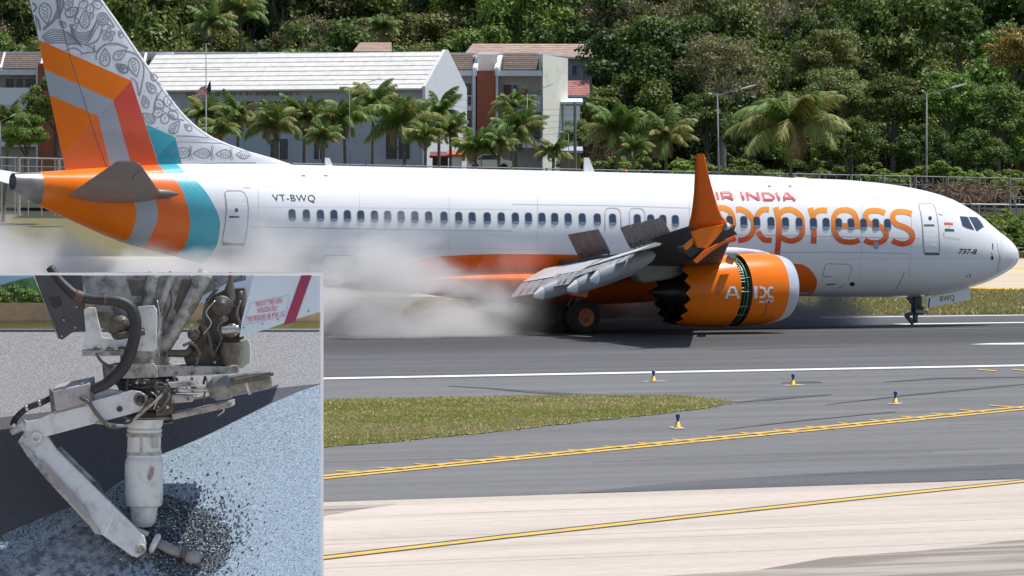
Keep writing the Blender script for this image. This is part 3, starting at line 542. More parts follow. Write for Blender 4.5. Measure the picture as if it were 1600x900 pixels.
ribbons('rudder_gap', [([(88, 0), (107, 80), (129, 150), (150, 215), (167, 262)], 1.1)], PN2, LINED, FIN)
ribbons('leading_edge_line', [([(x-2.6, y+1.6) for x, y in FinLE[1:14]], 1.6)], PN, M('fin_grey_line', (.36, .37, .40), .5), FIN)
# leaf and flower pattern drawn as ribbons
PAT = []; DOTS = []
def loc(cx, cy, a, s): 
    ca, sa_ = math.cos(a), math.sin(a); return lambda x, y: (cx+s*(x*ca-y*sa_), cy+s*(x*sa_+y*ca))
def leaf(cx, cy, s, a, wd=1.9, chev=4):   # tip towards angle a (0 = up)
    f = loc(cx, cy, a, s); o = [f(*p) for p in [(0, -1.15), (.38, -.55), (.60, .05), (.52, .6), (.2, .95), (-.2, .95), (-.52, .6), (-.60, .05), (-.38, -.55), (0, -1.15)]]; PAT.append((o, wd))
    for i in range(chev):
        y = -.42+i*.36; q = .13+.05*i if i < 3 else .22; PAT.append(([f(-q-.1, y+.16), f(0, y-.12), f(q+.1, y+.16)], wd*.72))
def flower(cx, cy, s, a=0, n=5):
    for i in range(n):
        t = a+i*2*math.pi/n; f = loc(cx, cy, t, s); PAT.append(([f(0, -.22), f(.3, -.6), (f(.26, -.95)), f(0, -1.1), f(-.26, -.95), f(-.3, -.6), f(0, -.22)], 1.5)); PAT.append(([f(0, -.5), f(0, -.88)], 1.0))
def stroke(*p, w=1.9): PAT.append((list(p), w))
zf = lambda x, y: (40+x/6.925, y/6.925)
for x, y, s, a, c in ((215, 140, 15.5, math.pi-.15, 4), (640, 215, 13, 0, 4), (400, 262, 6.5, -.9, 3), (860, 625, 13, 0, 3), (1020, 590, 11, 1.0, 3), (1040, 735, 10, -1.0, 3), (500, 125, 11, 1.1, 3), (470, 45, 10, .6, 3), (715, 165, 4.6, 0, 0), (552, 225, 5, -.3, 0), (515, 290, 6, -1.2, 2)): px, py = zf(x, y); leaf(px, py, s, a, 1.9, c)
z5 = lambda x, y: (180+x/5, 90+y/5)
for x, y, s, a, c in ((150, 70, 14, math.pi-.25, 4), (60, 85, 9, -1.1, 3), (280, 235, 9.5, -.7, 3), (235, 345, 9, -.3, 3), (262, 470, 11, -1.0, 4), (465, 545, 11, .6, 4), (300, 150, 7, -.6, 2)): px, py = z5(x, y); leaf(px, py, s, a, 1.8, c)
px, py = z5(570, 545); leaf(px, py, 7, -.9, 1.5, 2)
flower(*z5(400, 405), 20, .15, 6); flower(*zf(895, 370), 10, .1, 5); flower(*zf(700, 5), 18, 0, 6); flower(*zf(880, -190), 18, 0, 6); leaf(*zf(560, -200), 15, .3); leaf(*zf(330, -220), 15, -.3); leaf(*zf(1030, 370), 5.5, -.6, 1.5, 2)
for r_ in (16, 9.5, 3):
    cx, cy = zf(835, 205); PAT.append(([(cx+r_*.55*math.cos(t), cy+r_*.6*math.sin(t)) for t in np.linspace(0, 2*math.pi, 13)], 2 if r_ > 4 else 1.5))
stroke(zf(900, 190), zf(960, 290), zf(870, 250)); 
for i in range(5): stroke(zf(770-i*12, 215+i*26), zf(740-i*10, 300+i*22), zf(660-i*6, 350+i*24), zf(560-i*4, 350+i*20), zf(490, 290+i*12), w=1.9)
stroke(zf(830, 290), zf(800, 400), zf(740, 460), zf(640, 490), w=2.2); stroke(zf(790, 260), zf(700, 420), zf(650, 470)); 
for i in range(7): stroke(zf(175+i*8, 400+i*12), zf(260+i*14, 330+i*22), zf(370+i*16, 325+i*24), zf(480+i*18, 365+i*20), zf(560+i*8, 440+i*12), w=1.8)
stroke(zf(365, -40), zf(370, 80), zf(320, 200), zf(190, 320), w=5); stroke(zf(410, -40), zf(400, 90), zf(350, 210), w=3); stroke(zf(345, -40), zf(340, 100), zf(300, 190), w=1.4)
stroke(zf(95, 165), zf(140, 230), zf(160, 330), w=3); stroke(zf(75, 30), zf(115, 75), zf(85, 130), w=3.2); stroke(zf(110, 180), zf(125, 320), w=2)
stroke(zf(440, 190), zf(530, 180), zf(570, 120), zf(540, 75), w=2.4); stroke(zf(440, 490), zf(560, 465), zf(680, 495), zf(750, 550), w=1.9); stroke(zf(740, 490), zf(760, 560), zf(860, 480), zf(1000, 475), zf(1110, 520), w=2.4); stroke(zf(770, 650), zf(765, 590), zf(830, 500), w=1.8); stroke(zf(430, 550), zf(520, 520), zf(600, 560), zf(600, 600), w=1.8); stroke(zf(600, 580), zf(760, 560), w=2.2)
stroke(z5(60, -60), z5(170, -20), z5(225, 90), z5(190, 300), w=2.2); stroke(z5(120, 160), z5(165, 190), z5(185, 290), w=1.8); stroke(z5(270, 110), z5(310, 170), z5(360, 215), w=1.8); stroke(z5(375, 235), z5(320, 330), z5(305, 430), w=2); stroke(z5(430, 470), z5(490, 480), z5(540, 490), w=1.8); stroke(z5(420, 440), z5(470, 480), w=1.6); stroke(z5(330, 270), z5(300, 400), w=1.6)
stroke(z5(475, 612), z5(600, 614), z5(730, 628), w=1.5); stroke(z5(480, 660), z5(640, 660), z5(850, 672), w=1.0); stroke(z5(530, 833), z5(800, 825), z5(1100, 822), w=1.2)
for i, x in enumerate((520, 680, 850, 1000)):
    sc = 13.5-i*1.2; px, py = z5(x, 745+i*4); leaf(px, py, sc, -math.pi/2, 1.5, 5)
    if i: qx, qy = z5(x-95, 745); stroke((qx, qy-12), (qx-1, qy), (qx, qy+12), w=1.1); stroke((qx+3, qy-11), (qx+1, qy), (qx+4, qy+11), w=.9)
for i in range(28): px, py = z5(490+i*10, 641); DOTS.append((px, py, .7)); px, py = z5(545+i*18, 852); DOTS.append((px, py, .8))
rd = random.Random(5)
def nearpat(x, y):
    for p, wd in PAT:
        for q in p:
            if abs(q[0]-x) < 5 and abs(q[1]-y) < 5: return True
    return False
lev = lambda x: 61+(x-60)*.44
for _ in range(1500):
    y = rd.uniform(-10, 205); x = rd.uniform(48, 330)
    inx = np.interp(y, [-10, 0, 75, 130, 170, 205], [148, 154, 206, 244, 274, 312])
    tx = np.interp(y, [-10, 0, 61, 62, 126, 127, 194, 205], [42, 46, 60, 62, 205, 207, 228, 252])
    if tx+4 < x < inx-4 and y < lev(x)-3 or (y >= 126 and tx+3 < x < inx-5):
        if not nearpat(x, y): DOTS.append((x, y, .75))
PATM = M('grey_pattern_paint', (.27, .28, .305), .45, .12, 4)
def okp(p): return True
ribbons('leaf_pattern', PAT, PN, PATM, FIN, True, 4)
mb = MB()
for x, y, r_ in DOTS: mb.add([PN(x+r_*math.cos(t), y+r_*math.sin(t)) for t in (0, 1.57, 3.14, 4.71)], [(0, 1, 2, 3)])
mb.build('dot_pattern', PATM, FIN, fix=False)

# horizontal stabilisers
STM = M('stabiliser_grey', (.16, .14, .13), .4, .12, 1)
for sgn in (-1, 1):
    mb = MB(); P = []
    for s in np.linspace(0, 1, 14):
        y = .75+s*6.4; xl = -33.7-(y-.75)*.60; xt = -37.05-(y-.75)*.19; z = 4.26+(y-.75)*.158; th_ = .085*(xl-xt)*(1 if s < .97 else .5)
        if s > .98: xl -= .12
        up_ = [(xt+(xl-xt)*q, sgn*y, z+th_*2.2*math.sqrt(1-q)*q**.8) for q in [(1-math.cos(math.pi*i/12))/2 for i in range(13)]]; lo_ = [(a_, b_, 2*z-c_) for a_, b_, c_ in up_[::-1][1:-1]]; P.append(up_+lo_)
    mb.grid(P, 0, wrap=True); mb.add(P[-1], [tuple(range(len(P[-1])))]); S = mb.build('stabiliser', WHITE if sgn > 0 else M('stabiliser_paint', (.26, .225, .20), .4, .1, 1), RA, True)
    mb = MB(); lathe(mb, [(0, .02), (.2, .10), (.7, .15), (1.2, .13), (1.55, .02)], (-35.0, sgn*1.35, 4.36), 'x', 12); mb.build('root_fairing', STM, S, True)
    if sgn < 0:
        mb = MB(); mb.tube([(-37.3, -7.0, 5.1), (-36.0, -2.2, 4.40)], .012, 4); mb.build('elevator_gap', LINED, S)

# wings ------------------------------------------------------------
def zw(y): y = abs(y); return 2.12+(y-1.9)*.098
def xle(y): y = abs(y); return -13.6-(y-1.9)*.575 if y > 5 else -13.6-(y-1.9)*.62
def xte(y): y = abs(y); return -20.9 if y < 5.8 else -20.9-(y-5.8)*.262
def wing(sgn):
    mb = MB(); P = []
    ysx = [1.2, 1.9, 3, 4.2, 5.2, 5.8, 6.4, 7.5, 9, 10.5, 11.6, 11.9, 12.01, 13.5, 15, 16.4, 17.0]
    for y in ysx:
        a, b = xte(y), xle(y); c = b-a; full = y > 12; s0 = 0 if full else min(.24, 1.25/c); tk = .072 if y < 5 else .055
        q = [(s0+(1-s0)*(1-math.cos(math.pi*i/14))/2) for i in range(15)]
        st = [(a+c*s, sgn*y, zw(y)+c*tk*(2.0*math.sqrt(max(1-s, 0))*min(s, 1)**.75)*.9+.045*(1-s)*c*.2) for s in q]
        lo = [(a+c*s, sgn*y, zw(y)-c*tk*(1.4*math.sqrt(max(1-s, 0))*min(s, 1)**.9)) for s in q]
        P.append(st+lo[::-1])
    mb.grid(P, 0, wrap=True); mb.add(P[-1], [tuple(range(len(P[-1])))]); mb.add(P[0], [tuple(range(len(P[0])))])
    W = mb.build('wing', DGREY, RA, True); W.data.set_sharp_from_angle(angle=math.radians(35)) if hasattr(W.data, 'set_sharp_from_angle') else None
    def slab(name, p, t, mat, par=W, sm=False):   # p: 4 corners (LE in, LE out, TE out, TE in) ; t thick
        n = (Vector(p[1])-Vector(p[0])).cross(Vector(p[3])-Vector(p[0])).normalized()*t; mb = MB(); q = [Vector(v) for v in p]
        # airfoil like: thick at front, thin at rear
        def mixp(a, b, s): return a+(b-a)*s
        rows_ = []
        for e in (0, .33, .66, 1):
            L_, Tt = mixp(q[0], q[1], e), mixp(q[3], q[2], e); up_ = []; dn = []
            for s, h in ((0, 0), (.05, .55), (.2, 1), (.5, .8), (.8, .35), (1, .06)): up_.append(mixp(L_, Tt, s)+n*h*.5); dn.append(mixp(L_, Tt, s)-n*h*.5)
            rows_.append(up_+dn[::-1])
        mb.grid(rows_, 0, wrap=True); mb.add(rows_[0], [tuple(range(12))]); mb.add(rows_[-1], [tuple(range(12))]); return mb.build(name, mat, par, sm)
    AFTM = bpy.data.materials.get('aft_flap_paint') or M('aft_flap_paint', (.44, .435, .43), .5, .25, 4, stretch=(.4, 3, 1), col2=(.25, .25, .25), lo=.3, hi=.5)
    def fl(y0, y1, f0, d0, c, ang, t, mat, name='flap'):
        # f0: x offset from wing te, d0: z drop, c chord, ang droop
        an = math.radians(ang); r = []
        for y in (y0, y1): x = xte(y)+f0; z = zw(y)+d0; r.append(((x, sgn*y, z), (x-c*math.cos(an), sgn*y, z-c*math.sin(an))))
        ob = slab(name, (r[0][0], r[1][0], r[1][1], r[0][1]), t, mat)
        if name == 'aft_flap':   # dark seal strips lying across the flap
            for i in range(1, 4):
                e = i/4+.03*math.sin(i*5+y0); a_ = Vector(r[0][0]).lerp(Vector(r[1][0]), e); b_ = Vector(r[0][1]).lerp(Vector(r[1][1]), e); up_ = Vector((-(a_.z-b_.z), 0, a_.x-b_.x)).normalized()*(t*.52); mb = MB(); wv_ = Vector((0, .03*(1+(i % 2)), 0)); m0 = a_.lerp(b_, .15); m1 = a_.lerp(b_, .95); mb.add([m0+up_-wv_, m0+up_+wv_, m1+up_*.3+wv_, m1+up_*.3-wv_], [(0, 1, 2, 3)]); mb.build('seal_strip', BLK, W, fix=False)
        else:
            mb = MB(); a_, b_ = Vector(r[0][1]), Vector(r[1][1]); mb.tube([a_+Vector((.02, 0, -.035)), b_+Vector((.02, 0, -.035))], .028, 5); mb.build('flap_slot_shadow_gap'.replace('_shadow_gap', '_seal'), BLK, W)  # black tube put in for the shade of the flap slot
        return ob
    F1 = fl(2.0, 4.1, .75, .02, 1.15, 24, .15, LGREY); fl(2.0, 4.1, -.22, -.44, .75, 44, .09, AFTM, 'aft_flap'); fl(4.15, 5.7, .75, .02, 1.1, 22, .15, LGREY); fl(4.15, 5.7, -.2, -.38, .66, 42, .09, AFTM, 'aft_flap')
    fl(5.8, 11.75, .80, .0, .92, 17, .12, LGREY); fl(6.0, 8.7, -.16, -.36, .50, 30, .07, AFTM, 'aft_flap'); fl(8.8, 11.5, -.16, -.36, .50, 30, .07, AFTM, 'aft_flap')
    # canoe fairings
    for y, drop in ((4.6, .98), (7.6, 1.02), (10.6, .98)):
        xa, xb = xte(y)+(1.5 if y < 9 else .9), xte(y)-1.35-.12*(y > 9); za, zb = zw(y)-.30, zw(y)-drop-.14; P = []
        for s, hw, hh in ((0, .02, .04), (.06, .14, .18), (.2, .20, .27), (.5, .22, .30), (.75, .20, .29), (.88, .16, .23), (.885, .16, .23), (1, .02, .06)):
            cx, cz = xa+(xb-xa)*s, za+(zb-za)*s**1.05; P.append([(cx, sgn*y+hw*math.cos(t), cz+hh*math.sin(t)) for t in np.linspace(0, 2*math.pi, 13)[:-1]])
        mb = MB(); mb.grid(P[:6], 0, wrap=True); ob = mb.build('flap_track_fairing', MGREY, W, True)
        mb = MB(); mb.grid(P[6:], 0, wrap=True); mb.build('fairing_tip', M('pale_fairing_tip', (.80, .82, .84), .35, .05) if not bpy.data.materials.get('pale_fairing_tip') else bpy.data.materials['pale_fairing_tip'], W)
    # raised spoilers
    SPM = bpy.data.materials.get('spoiler_paint') or M('spoiler_paint', (.20, .19, .185), .5, .25, 3, col2=(.12, .11, .11))
    for y0, y1, ln in ((2.9, 4.9, .92), (6.5, 7.6, .80), (7.65, 8.75, .78), (8.8, 9.85, .74), (9.9, 10.95, .70)):
        p = []
        an = math.radians(58); 
        for y in (y0, y1): x = xte(y)+1.35; z = zw(y)+.27; p.append(((x, sgn*y, z), (x-ln*math.cos(an), sgn*y, z+ln*math.sin(an))))
        sp = slab('spoiler', (p[0][0], p[1][0], p[1][1], p[0][1]), .05, SPM); mb = MB(); ym = (y0+y1)/2
        for yy in (y0+.25, y1-.25): mb.tube([(xte(yy)+1.55, sgn*yy, zw(yy)+.15), (xte(yy)+1.22, sgn*yy, zw(yy)+.42)], .03, 6)
        mb.build('spoiler_actuator', BLK, W)
    # slats along the leading edge (drooped)
    for y0, y1 in ((5.9, 8.2),):
        p = [(xle(y)+.12, sgn*y, zw(y)-.02) for y in (y0, y1)]; q = [(xle(y)+.40, sgn*y, zw(y)-.16) for y in (y1, y0)]; slab('slat', (p[0], p[1], q[0], q[1]), .10, LGREY)
    # winglet (upper blade) and lower strake, read off the starboard side and mirrored
    mb = MB(); P = []
    for v, ul, ur, yy in ((357, 1074, 1146, 17.0), (352, 1076, 1144, 17.1), (347, 1077, 1137, 17.18), (338, 1079.5, 1128.5, 17.28), (325, 1081.5, 1122.5, 17.4), (307, 1083.5, 1117, 17.55), (290, 1084.5, 1112, 17.68), (270, 1085.6, 1106.5, 17.85), (250, 1086.8, 1102, 18.0), (242, 1087.4, 1100.6, 18.06), (240, 1089, 1099.6, 18.08)):
        l_, r_ = A(ul, v, -yy), A(ur, v, -yy); a_, b_ = l_[0], r_[0]; zz = l_[2]; zr_ = r_[2]; k = (b_-a_)*.045+.004
        P.append([(a_, sgn*yy, zz), (a_+(b_-a_)*.4, sgn*(yy-k), zz), (b_-(b_-a_)*.08, sgn*(yy-k*.6), zr_), (b_, sgn*yy, zr_), (b_-(b_-a_)*.08, sgn*(yy+k*.6), zr_), (a_+(b_-a_)*.4, sgn*(yy+k), zz)])
    mb.grid(P, 0, wrap=True); mb.add(P[-1], [tuple(range(6))]); mb.add(P[0], [tuple(range(6))]); mb.build('winglet', ORGD, W, True)
    def tipprism(name, px, y0, th, mat):
        mb = MB(); q = [A(u, v, -y0) for u, v in px]; mb.prism([(p_[0], sgn*y0, p_[2]) for p_ in q], (0, -sgn*th, 0)); o = mb.build(name, mat, W); bv = o.modifiers.new('b', 'BEVEL'); bv.width = .015; bv.segments = 2; return o
    tipprism('tip_fence', [(1082, 362), (1095, 357), (1115, 352.5), (1133, 350.5), (1131, 358), (1118, 374), (1105, 388), (1090, 387), (1086, 375)], 17.30, .12, ORG)
    tipprism('strake_leading_edge', [(1133, 351), (1141, 352), (1152.5, 366), (1146, 370), (1122, 381), (1103, 392), (1104, 388)], 17.24, .16, BLK)  # shaded edge of the strake painted as a black prism
    tipprism('winglet_strake', [(1150, 367), (1147, 374), (1130, 382), (1112, 393), (1089, 412), (1083, 407), (1101, 391), (1122, 380)], 17.34, .06, ORGD)
    tipprism('actuator_housing', [(1066, 386), (1074, 384), (1083, 381), (1090, 388), (1100, 389), (1094, 399), (1085, 407), (1077, 402), (1069, 395)], 17.2, .3, BLK)  # shaded area under the winglet painted as a black block
    tipprism('inner_fence', [(1069, 384), (1083, 372), (1083, 381), (1076, 389), (1071, 391)], 17.28, .08, ORG)
    mb = MB(); lathe(mb, [(0, .12), (.12, .1), (.2, .0)], (A(1133, 354, -17.36)[0], sgn*17.36, A(1133, 354, -17.36)[2]), 'x', 10); mb.build('tip_light', M('clear_lens', (.6, .68, .75), .1), W, True) if sgn > -2 and not bpy.data.materials.get('clear_lens') else mb.build('tip_light', bpy.data.materials['clear_lens'], W, True)
    return W
WS = wing(-1); WP_ = wing(1)
XS = A(1157.5, 457, -6.0)[0]; XF = A(1175, 457, -6.0)[0]
# engines ------------------------------------------------------------
GRN = M('green_cascade_structure', (.02, .12, .03), .4, .35, 8, col2=(.008, .03, .012)); GRNL = M('green_rim', (.08, .32, .12), .35, .1); SILV = M('inlet_lip_metal', (.62, .66, .72), .28, .05, metal=.35)
nR = pchip([-17.3, -16.6, -15.8, -15.0, -14.2, -13.5, -13.0, -12.82], [1.03, 1.13, 1.195, 1.22, 1.22, 1.18, 1.08, 1.0]); nZ = pchip([-17.3, -12.8], [1.40, 1.60])
def nfun(yc):
    def f(x, z): r = nR(x); dz = z-nZ(x); return yc-math.sqrt(max(r*r-dz*dz, .02))
    return f
def engine(sgn):
    yc = sgn*4.83; n = 64; mats = [ORG, SILV, BLK, MGREY]
    mb = MB()
    def ring(x, r, dz=0, xo=None): return [(x+(xo[j] if xo else 0), yc+r*math.cos(2*math.pi*j/n), nZ(x)+dz+r*math.sin(2*math.pi*j/n)*(.985 if math.sin(2*math.pi*j/n) < 0 else 1)) for j in range(n)]
    # fan cowl with lip and inner duct
    mb.grid([ring(x, nR(x)) for x in (XF, -14.3, -14.0, -13.8, -13.6, -13.45, -13.32)], 0, wrap=True)
    mb.grid([ring(-13.32, nR(-13.32)), ring(-13.15, nR(-13.15)), ring(-13.0, nR(-13.0)), ring(-12.86, 1.02), ring(-12.82, .97), ring(-12.86, .92), ring(-13.0, .87)], 1, wrap=True)
    mb.grid([ring(-13.0, .87), ring(-13.6, .84), ring(XF, .9)], 3, wrap=True)
    E_ = mb.build('engine', mats, RA, True)
    # translating sleeve with chevrons, pushed aft
    ch = [.0-.17*(1-abs(((j+2) % 4)-2)/2)*1.3 for j in range(n)]; 
    mb = MB(); mb.grid([ring(x, nR(x)) for x in (XS, -15.6, -16.2, -16.6)]+[ring(-16.95, nR(-16.95)), ring(-17.05, nR(-17.05)-.01, 0, ch)], 0, wrap=True)
    mb.grid([ring(-17.05, nR(-17.05)-.03, 0, ch), ring(-16.9, nR(-16.95)-.05), ring(-16.2, 1.0), ring(XS, 1.05)], 1, wrap=True)
    mb.grid([ring(XS, 1.05), ring(XS, nR(XS))], 0, wrap=True); mb.build('reverser_sleeve', [ORG, BLK], E_, True)
    mb = MB(); mb.grid([ring(XS-.1, .98), ring((XS+XF)/2, 1.0), ring(XF, 1.02)], 0, wrap=True); mb.build('cascade_drum', GRN, E_, True)
    mb = MB()
    for j in range(0, n, 1):
        a = 2*math.pi*j/n; c, s = math.cos(a), math.sin(a); mb.tube([(XS, yc+1.06*c, nZ(XS)+1.06*s), (XF, yc+1.08*c, nZ(XF)+1.08*s)], .011, 4)
    for x in (XS+.08, XS+.2): mb.tube([(x, yc+1.07*math.cos(t), nZ(x)+1.07*math.sin(t)) for t in np.linspace(0, 2*math.pi, 40)], .018, 4)
    mb.build('cascade_vanes', BLK, E_); mb = MB(); mb.tube([(XF-.12, yc+1.12*math.cos(t), nZ(-14.9)+1.12*math.sin(t)) for t in np.linspace(0, 2*math.pi, 60)], .022, 6); mb.tube([(XF-.2, yc+1.06*math.cos(t), nZ(-15)+1.09*math.sin(t)) for t in np.linspace(0, 2*math.pi, 60)], .012, 6); mb.build('green_rim', GRNL, E_, True)
    mb = MB()
    for a in (2.75, 3.16, 3.6, 3.9): a = a if sgn < 0 else math.pi-a; c, s = math.cos(a), math.sin(a); mb.tube([(XS, yc+1.15*c, nZ(XS)+1.15*s), (XF, yc+1.15*c, nZ(XF)+1.15*s)], .018, 6)
    mb.build('actuator_rod', METAL, E_)
    mb = MB(); lathe(mb, [(0, .03), (.3, .18), (.75, .38), (1.0, .42), (1.01, .50), (1.6, .62), (2.6, .66)], (-18.05, yc, 1.42), 'x', 32); mb.build('exhaust_core', BLK, E_, True)
    mb = MB(); lathe(mb, [(0, .63), (.12, .655), (.25, .66)], (-17.05, yc, 1.42), 'x', 32); mb.build('core_ring', METAL, E_, True)
    mb = MB(); lathe(mb, [(0, .86), (.02, .3), (.35, .16), (.6, .0)], (-14.3, yc, 1.55), 'x', 32)
    mb.build('fan_hub', BLK, E_, True)
    for j in range(18):
        a = 2*math.pi*j/18; c, s = math.cos(a), math.sin(a); mb = MB(); P = []
        for r, tw in ((.3, .5), (.55, .75), (.84, 1.05)): P.append([(-13.95+.16*math.cos(tw), yc+r*c-.16*math.sin(tw)*s, 1.56+r*s+.16*math.sin(tw)*c), (-13.95-.16*math.cos(tw), yc+r*c+.16*math.sin(tw)*s, 1.56+r*s-.16*math.sin(tw)*c)])
        mb.grid(P); mb.build('fan_blade', BLK, E_, fix=False)
    # pylon
    mb = MB(); zt_ = 2.82
    P = [[(x, yc-w_, z), (x, yc-w_*.7, z2), (x, yc+w_*.7, z2), (x, yc+w_, z)] for x, w_, z, z2 in ((-13.4, .02, 2.70, 2.76), (-13.9, .14, 2.70, 2.86), (-14.8, .22, 2.64, 2.93), (-15.8, .24, 2.3, 2.9), (-17.2, .2, 2.1, 2.7), (-18.6, .06, 2.0, 2.3))]
    mb.grid(P, 0, wrap=True); mb.build('pylon', M('pylon_paint', (.62, .66, .70), .35, .04) if sgn < 0 else bpy.data.materials['pylon_paint'], E_, True)
    if sgn < 0:
        nf = nfun(yc); NP = lambda u, v: tuple(onsurf(u, v, nf, yc-1.1, .008)); WL = M('white_logo_paint', (.82, .82, .82), .5, .02)
        ribbons('letter_a', [([(1134.5, 466.5), (1141.5, 449), (1147.5, 449), (1154.5, 466.5)], 3.7), ([(1138, 460.5), (1151, 460.5)], 3)], NP, WL, E_, False)
        decal('letter_i', [[(1178.5, 447), (1183.5, 447), (1183.5, 466), (1178.5, 466)]], NP, WL, E_, 4)
        ribbons('letter_x', [([(1187, 449), (1194, 450), (1196.5, 457), (1194, 463.5), (1187, 464.5)], 3.5), ([(1208, 449), (1202, 450), (1199.5, 457), (1202, 463.5), (1208, 464.5)], 3.5)], NP, WL, E_, False)
        for i, (u, s_) in enumerate(((1186.5, 0), (1190.5, 0))): decal('partner_logo', [[(u, 470), (u+3.4, 470), (u+3.4, 473.5), (u, 473.5)]], NP, WL, E_, 0)
        ribbons('partner_emblem', [([(1196, 468), (1199, 473), (1202, 468), (1205, 473)], 1.3), ([(1196, 473), (1201, 467)], 1.2), ([(1207, 467), (1209, 469.5), (1207, 472), (1205.2, 469.5), (1207, 467)], 1.1)], NP, WL, E_, False)
        decal('partner_mark', [[(1200, 470.5), (1203, 471.5), (1202, 474), (1199.5, 473)]], NP, M('blue_logo_paint', (.03, .05, .4), .5), E_, 0)
        ribbons('cowl_latch_line', [([(1198, 475), (1196.5, 485), (1192, 495)], .9)], NP, LINED, E_); ribbons('drain_ring', [([(1122+2.6*math.cos(t), 457+2.6*math.sin(t)) for t in np.linspace(0, 6.28, 10)], 1)], NP, LINED, E_, False)
        ribbons('cowl_seam', [([(1225-8, 420), (1228, 440), (1229, 460)], .01)], NP, LINED, E_)
engine(-1); engine(1)
# pale slab added for the bounce-lit wing underside ahead of the nozzle
for sg in (-1, 1):
    q = [A(u, v, -5.25) for u, v in ((972, 413), (1030, 404), (1074, 402), (1074, 427), (1050, 436), (1006, 443))]; mb = MB(); mb.prism([(p_[0], sg*5.25, p_[2]) for p_ in q], (0, -sg*.55, 0)); o = mb.build('pylon_fairing', M('pylon_fairing_grey', (.30, .30, .29), .45, .15, 2) if sg < 0 else bpy.data.materials['pylon_fairing_grey'], WS if sg < 0 else WP_); bv = o.modifiers.new('b', 'BEVEL'); bv.width = .12; bv.segments = 3; smooth(o)
# gear ------------------------------------------------------------
def wheel(nm, x, y, r, wd, par, hub=True, sgn=-1):
    mb = MB(); p = [(-wd/2, r*.55), (-wd/2, r*.80), (-wd*.42, r*.93), (-wd*.25, r*.99), (0, r), (wd*.25, r*.99), (wd*.42, r*.93), (wd/2, r*.80), (wd/2, r*.55)]
    lathe(mb, p, (x, y, .55), 'y', 40); 
    for g_ in (-.2, 0, .2): lathe(mb, [(-.008+g_*wd, r*1.001), (.0+g_*wd, r*1.003), (.008+g_*wd, r*1.001)], (x, y, .55), 'y', 40)
    t = mb.build('tyre', RUBB, par, True)
    mb = MB(); lathe(mb, [(-wd*.40, 0.0), (-wd*.42, r*.12), (-wd*.34, r*.16), (-wd*.30, r*.34), (-wd*.44, r*.46), (-wd*.46, r*.54), (-wd*.3, r*.56), (wd*.3, r*.56), (wd*.46, r*.54), (wd*.3, .0)] if sgn < 0 else [(wd*.40, 0.0), (wd*.42, r*.12), (wd*.30, r*.34), (wd*.46, r*.54), (-wd*.46, r*.54), (-wd*.3, 0)], (x, y, .55), 'y', 28)
    mb.build('rim', HUB, par, True)
    mb = MB()
    for i in range(9): a = i*2*math.pi/9; mb.tube([(x+r*.25*math.cos(a), y+sgn*wd*.28, .55+r*.25*math.sin(a)), (x+r*.25*math.cos(a), y+sgn*wd*.36, .55+r*.25*math.sin(a))], .022, 6)
    mb.build('wheel_bolts', BLK, par)
STR = M('dark_strut_metal', (.09, .09, .095), .45, .3, 6)
for sgn in (-1, 1):
    mb = MB(); mb.tube([(-19.6, sgn*2.86, .5), (-19.6, sgn*2.86, 1.3), (-19.55, sgn*2.9, 2.4)], [.09, .12, .14], 12); mb.tube([(-19.6, sgn*2.4, .55), (-19.6, sgn*3.3, .55)], .09, 10); mb.tube([(-19.6, sgn*2.86, 1.3), (-19.3, sgn*1.6, 1.7)], .07, 8); mb.tube([(-19.6, sgn*2.86, .62), (-19.95, sgn*2.86, .95), (-19.65, sgn*2.86, 1.35)], .045, 6)
    G = mb.build('main_gear', STR, RA, True)
    wheel('w', -19.6, sgn*3.28, .565, .40, G, True, sgn); wheel('w', -19.6, sgn*2.42, .565, .40, G, True, sgn)
    mb = MB(); mb.prism([(-19.2, sgn*3.2, 2.0), (-20.3, sgn*3.2, 1.95), (-20.2, sgn*3.26, 1.3), (-19.5, sgn*3.26, 1.2)], (0, sgn*.03, 0)); mb.build('gear_door', ORGD, G)
# nose gear: wheels gone, strut scraping
def ac_(p): return p
mb = MB(); NGX = A(1431, 470, 0)[0]
N_ = A(1432, 507, 0)[2]
mb.tube([(NGX+.02, 0, 1.45), (NGX+.0, 0, .78)], [.20, .16], 12); mb.tube([(NGX, 0, .80), (NGX-.02, 0, .45), (NGX-.02, 0, N_+.06)], [.10, .095, .085], 12)
NG = mb.build('nose_gear', STR, RA, True)
def bar_(nm, p, q, wx, wy, mat=STR, par=None):
    p, q = Vector(p), Vector(q); d = (q-p); rot = d.to_track_quat('Z', 'Y').to_matrix(); mb = MB(); mb.box((p+q)/2, (wx, wy, d.length), rot); return mb.build(nm, mat, par or NG)
bar_('torque_link', (NGX-.05, 0, .74), (NGX-.42, 0, .62), .10, .14); bar_('torque_link', (NGX-.42, 0, .66), (NGX-.1, 0, N_+.03), .10, .12); bar_('steering_actuator', (NGX-.1, -.12, .78), (NGX+.42, -.12, .74), .10, .10, METAL)
bar_('drag_brace', (NGX, 0, 1.0), (NGX-.35, 0, 1.35), .12, .2, DIRT); bar_('steering_collar', (NGX-.12, 0, .80), (NGX+.3, 0, .80), .10, .3, DIRT)
for y in (-.35, .35):
    q = [A(u, v, y) for u, v in ((1447, 466), (1515, 451), (1517, 468), (1447, 481))]; mb = MB(); mb.prism(q, (0, .03, 0)); d = mb.build('nose_gear_door', WHITE, RA)
    if y < 0:
        PD = lambda u, v: tuple(A(u, v, -.355)); text('registration', 'BWQ', [(1469, 462.6), (1491, 460.6), (1491.5, 470.6), (1469.5, 472.8)], PD, BLT, d, sp=1.1); decal('red_stripe', [[(1451.5, 466), (1454, 465.4), (1451.5, 480.6), (1449.5, 481)]], PD, M('dark_red_paint', (.25, .015, .04), .5), d, 0)
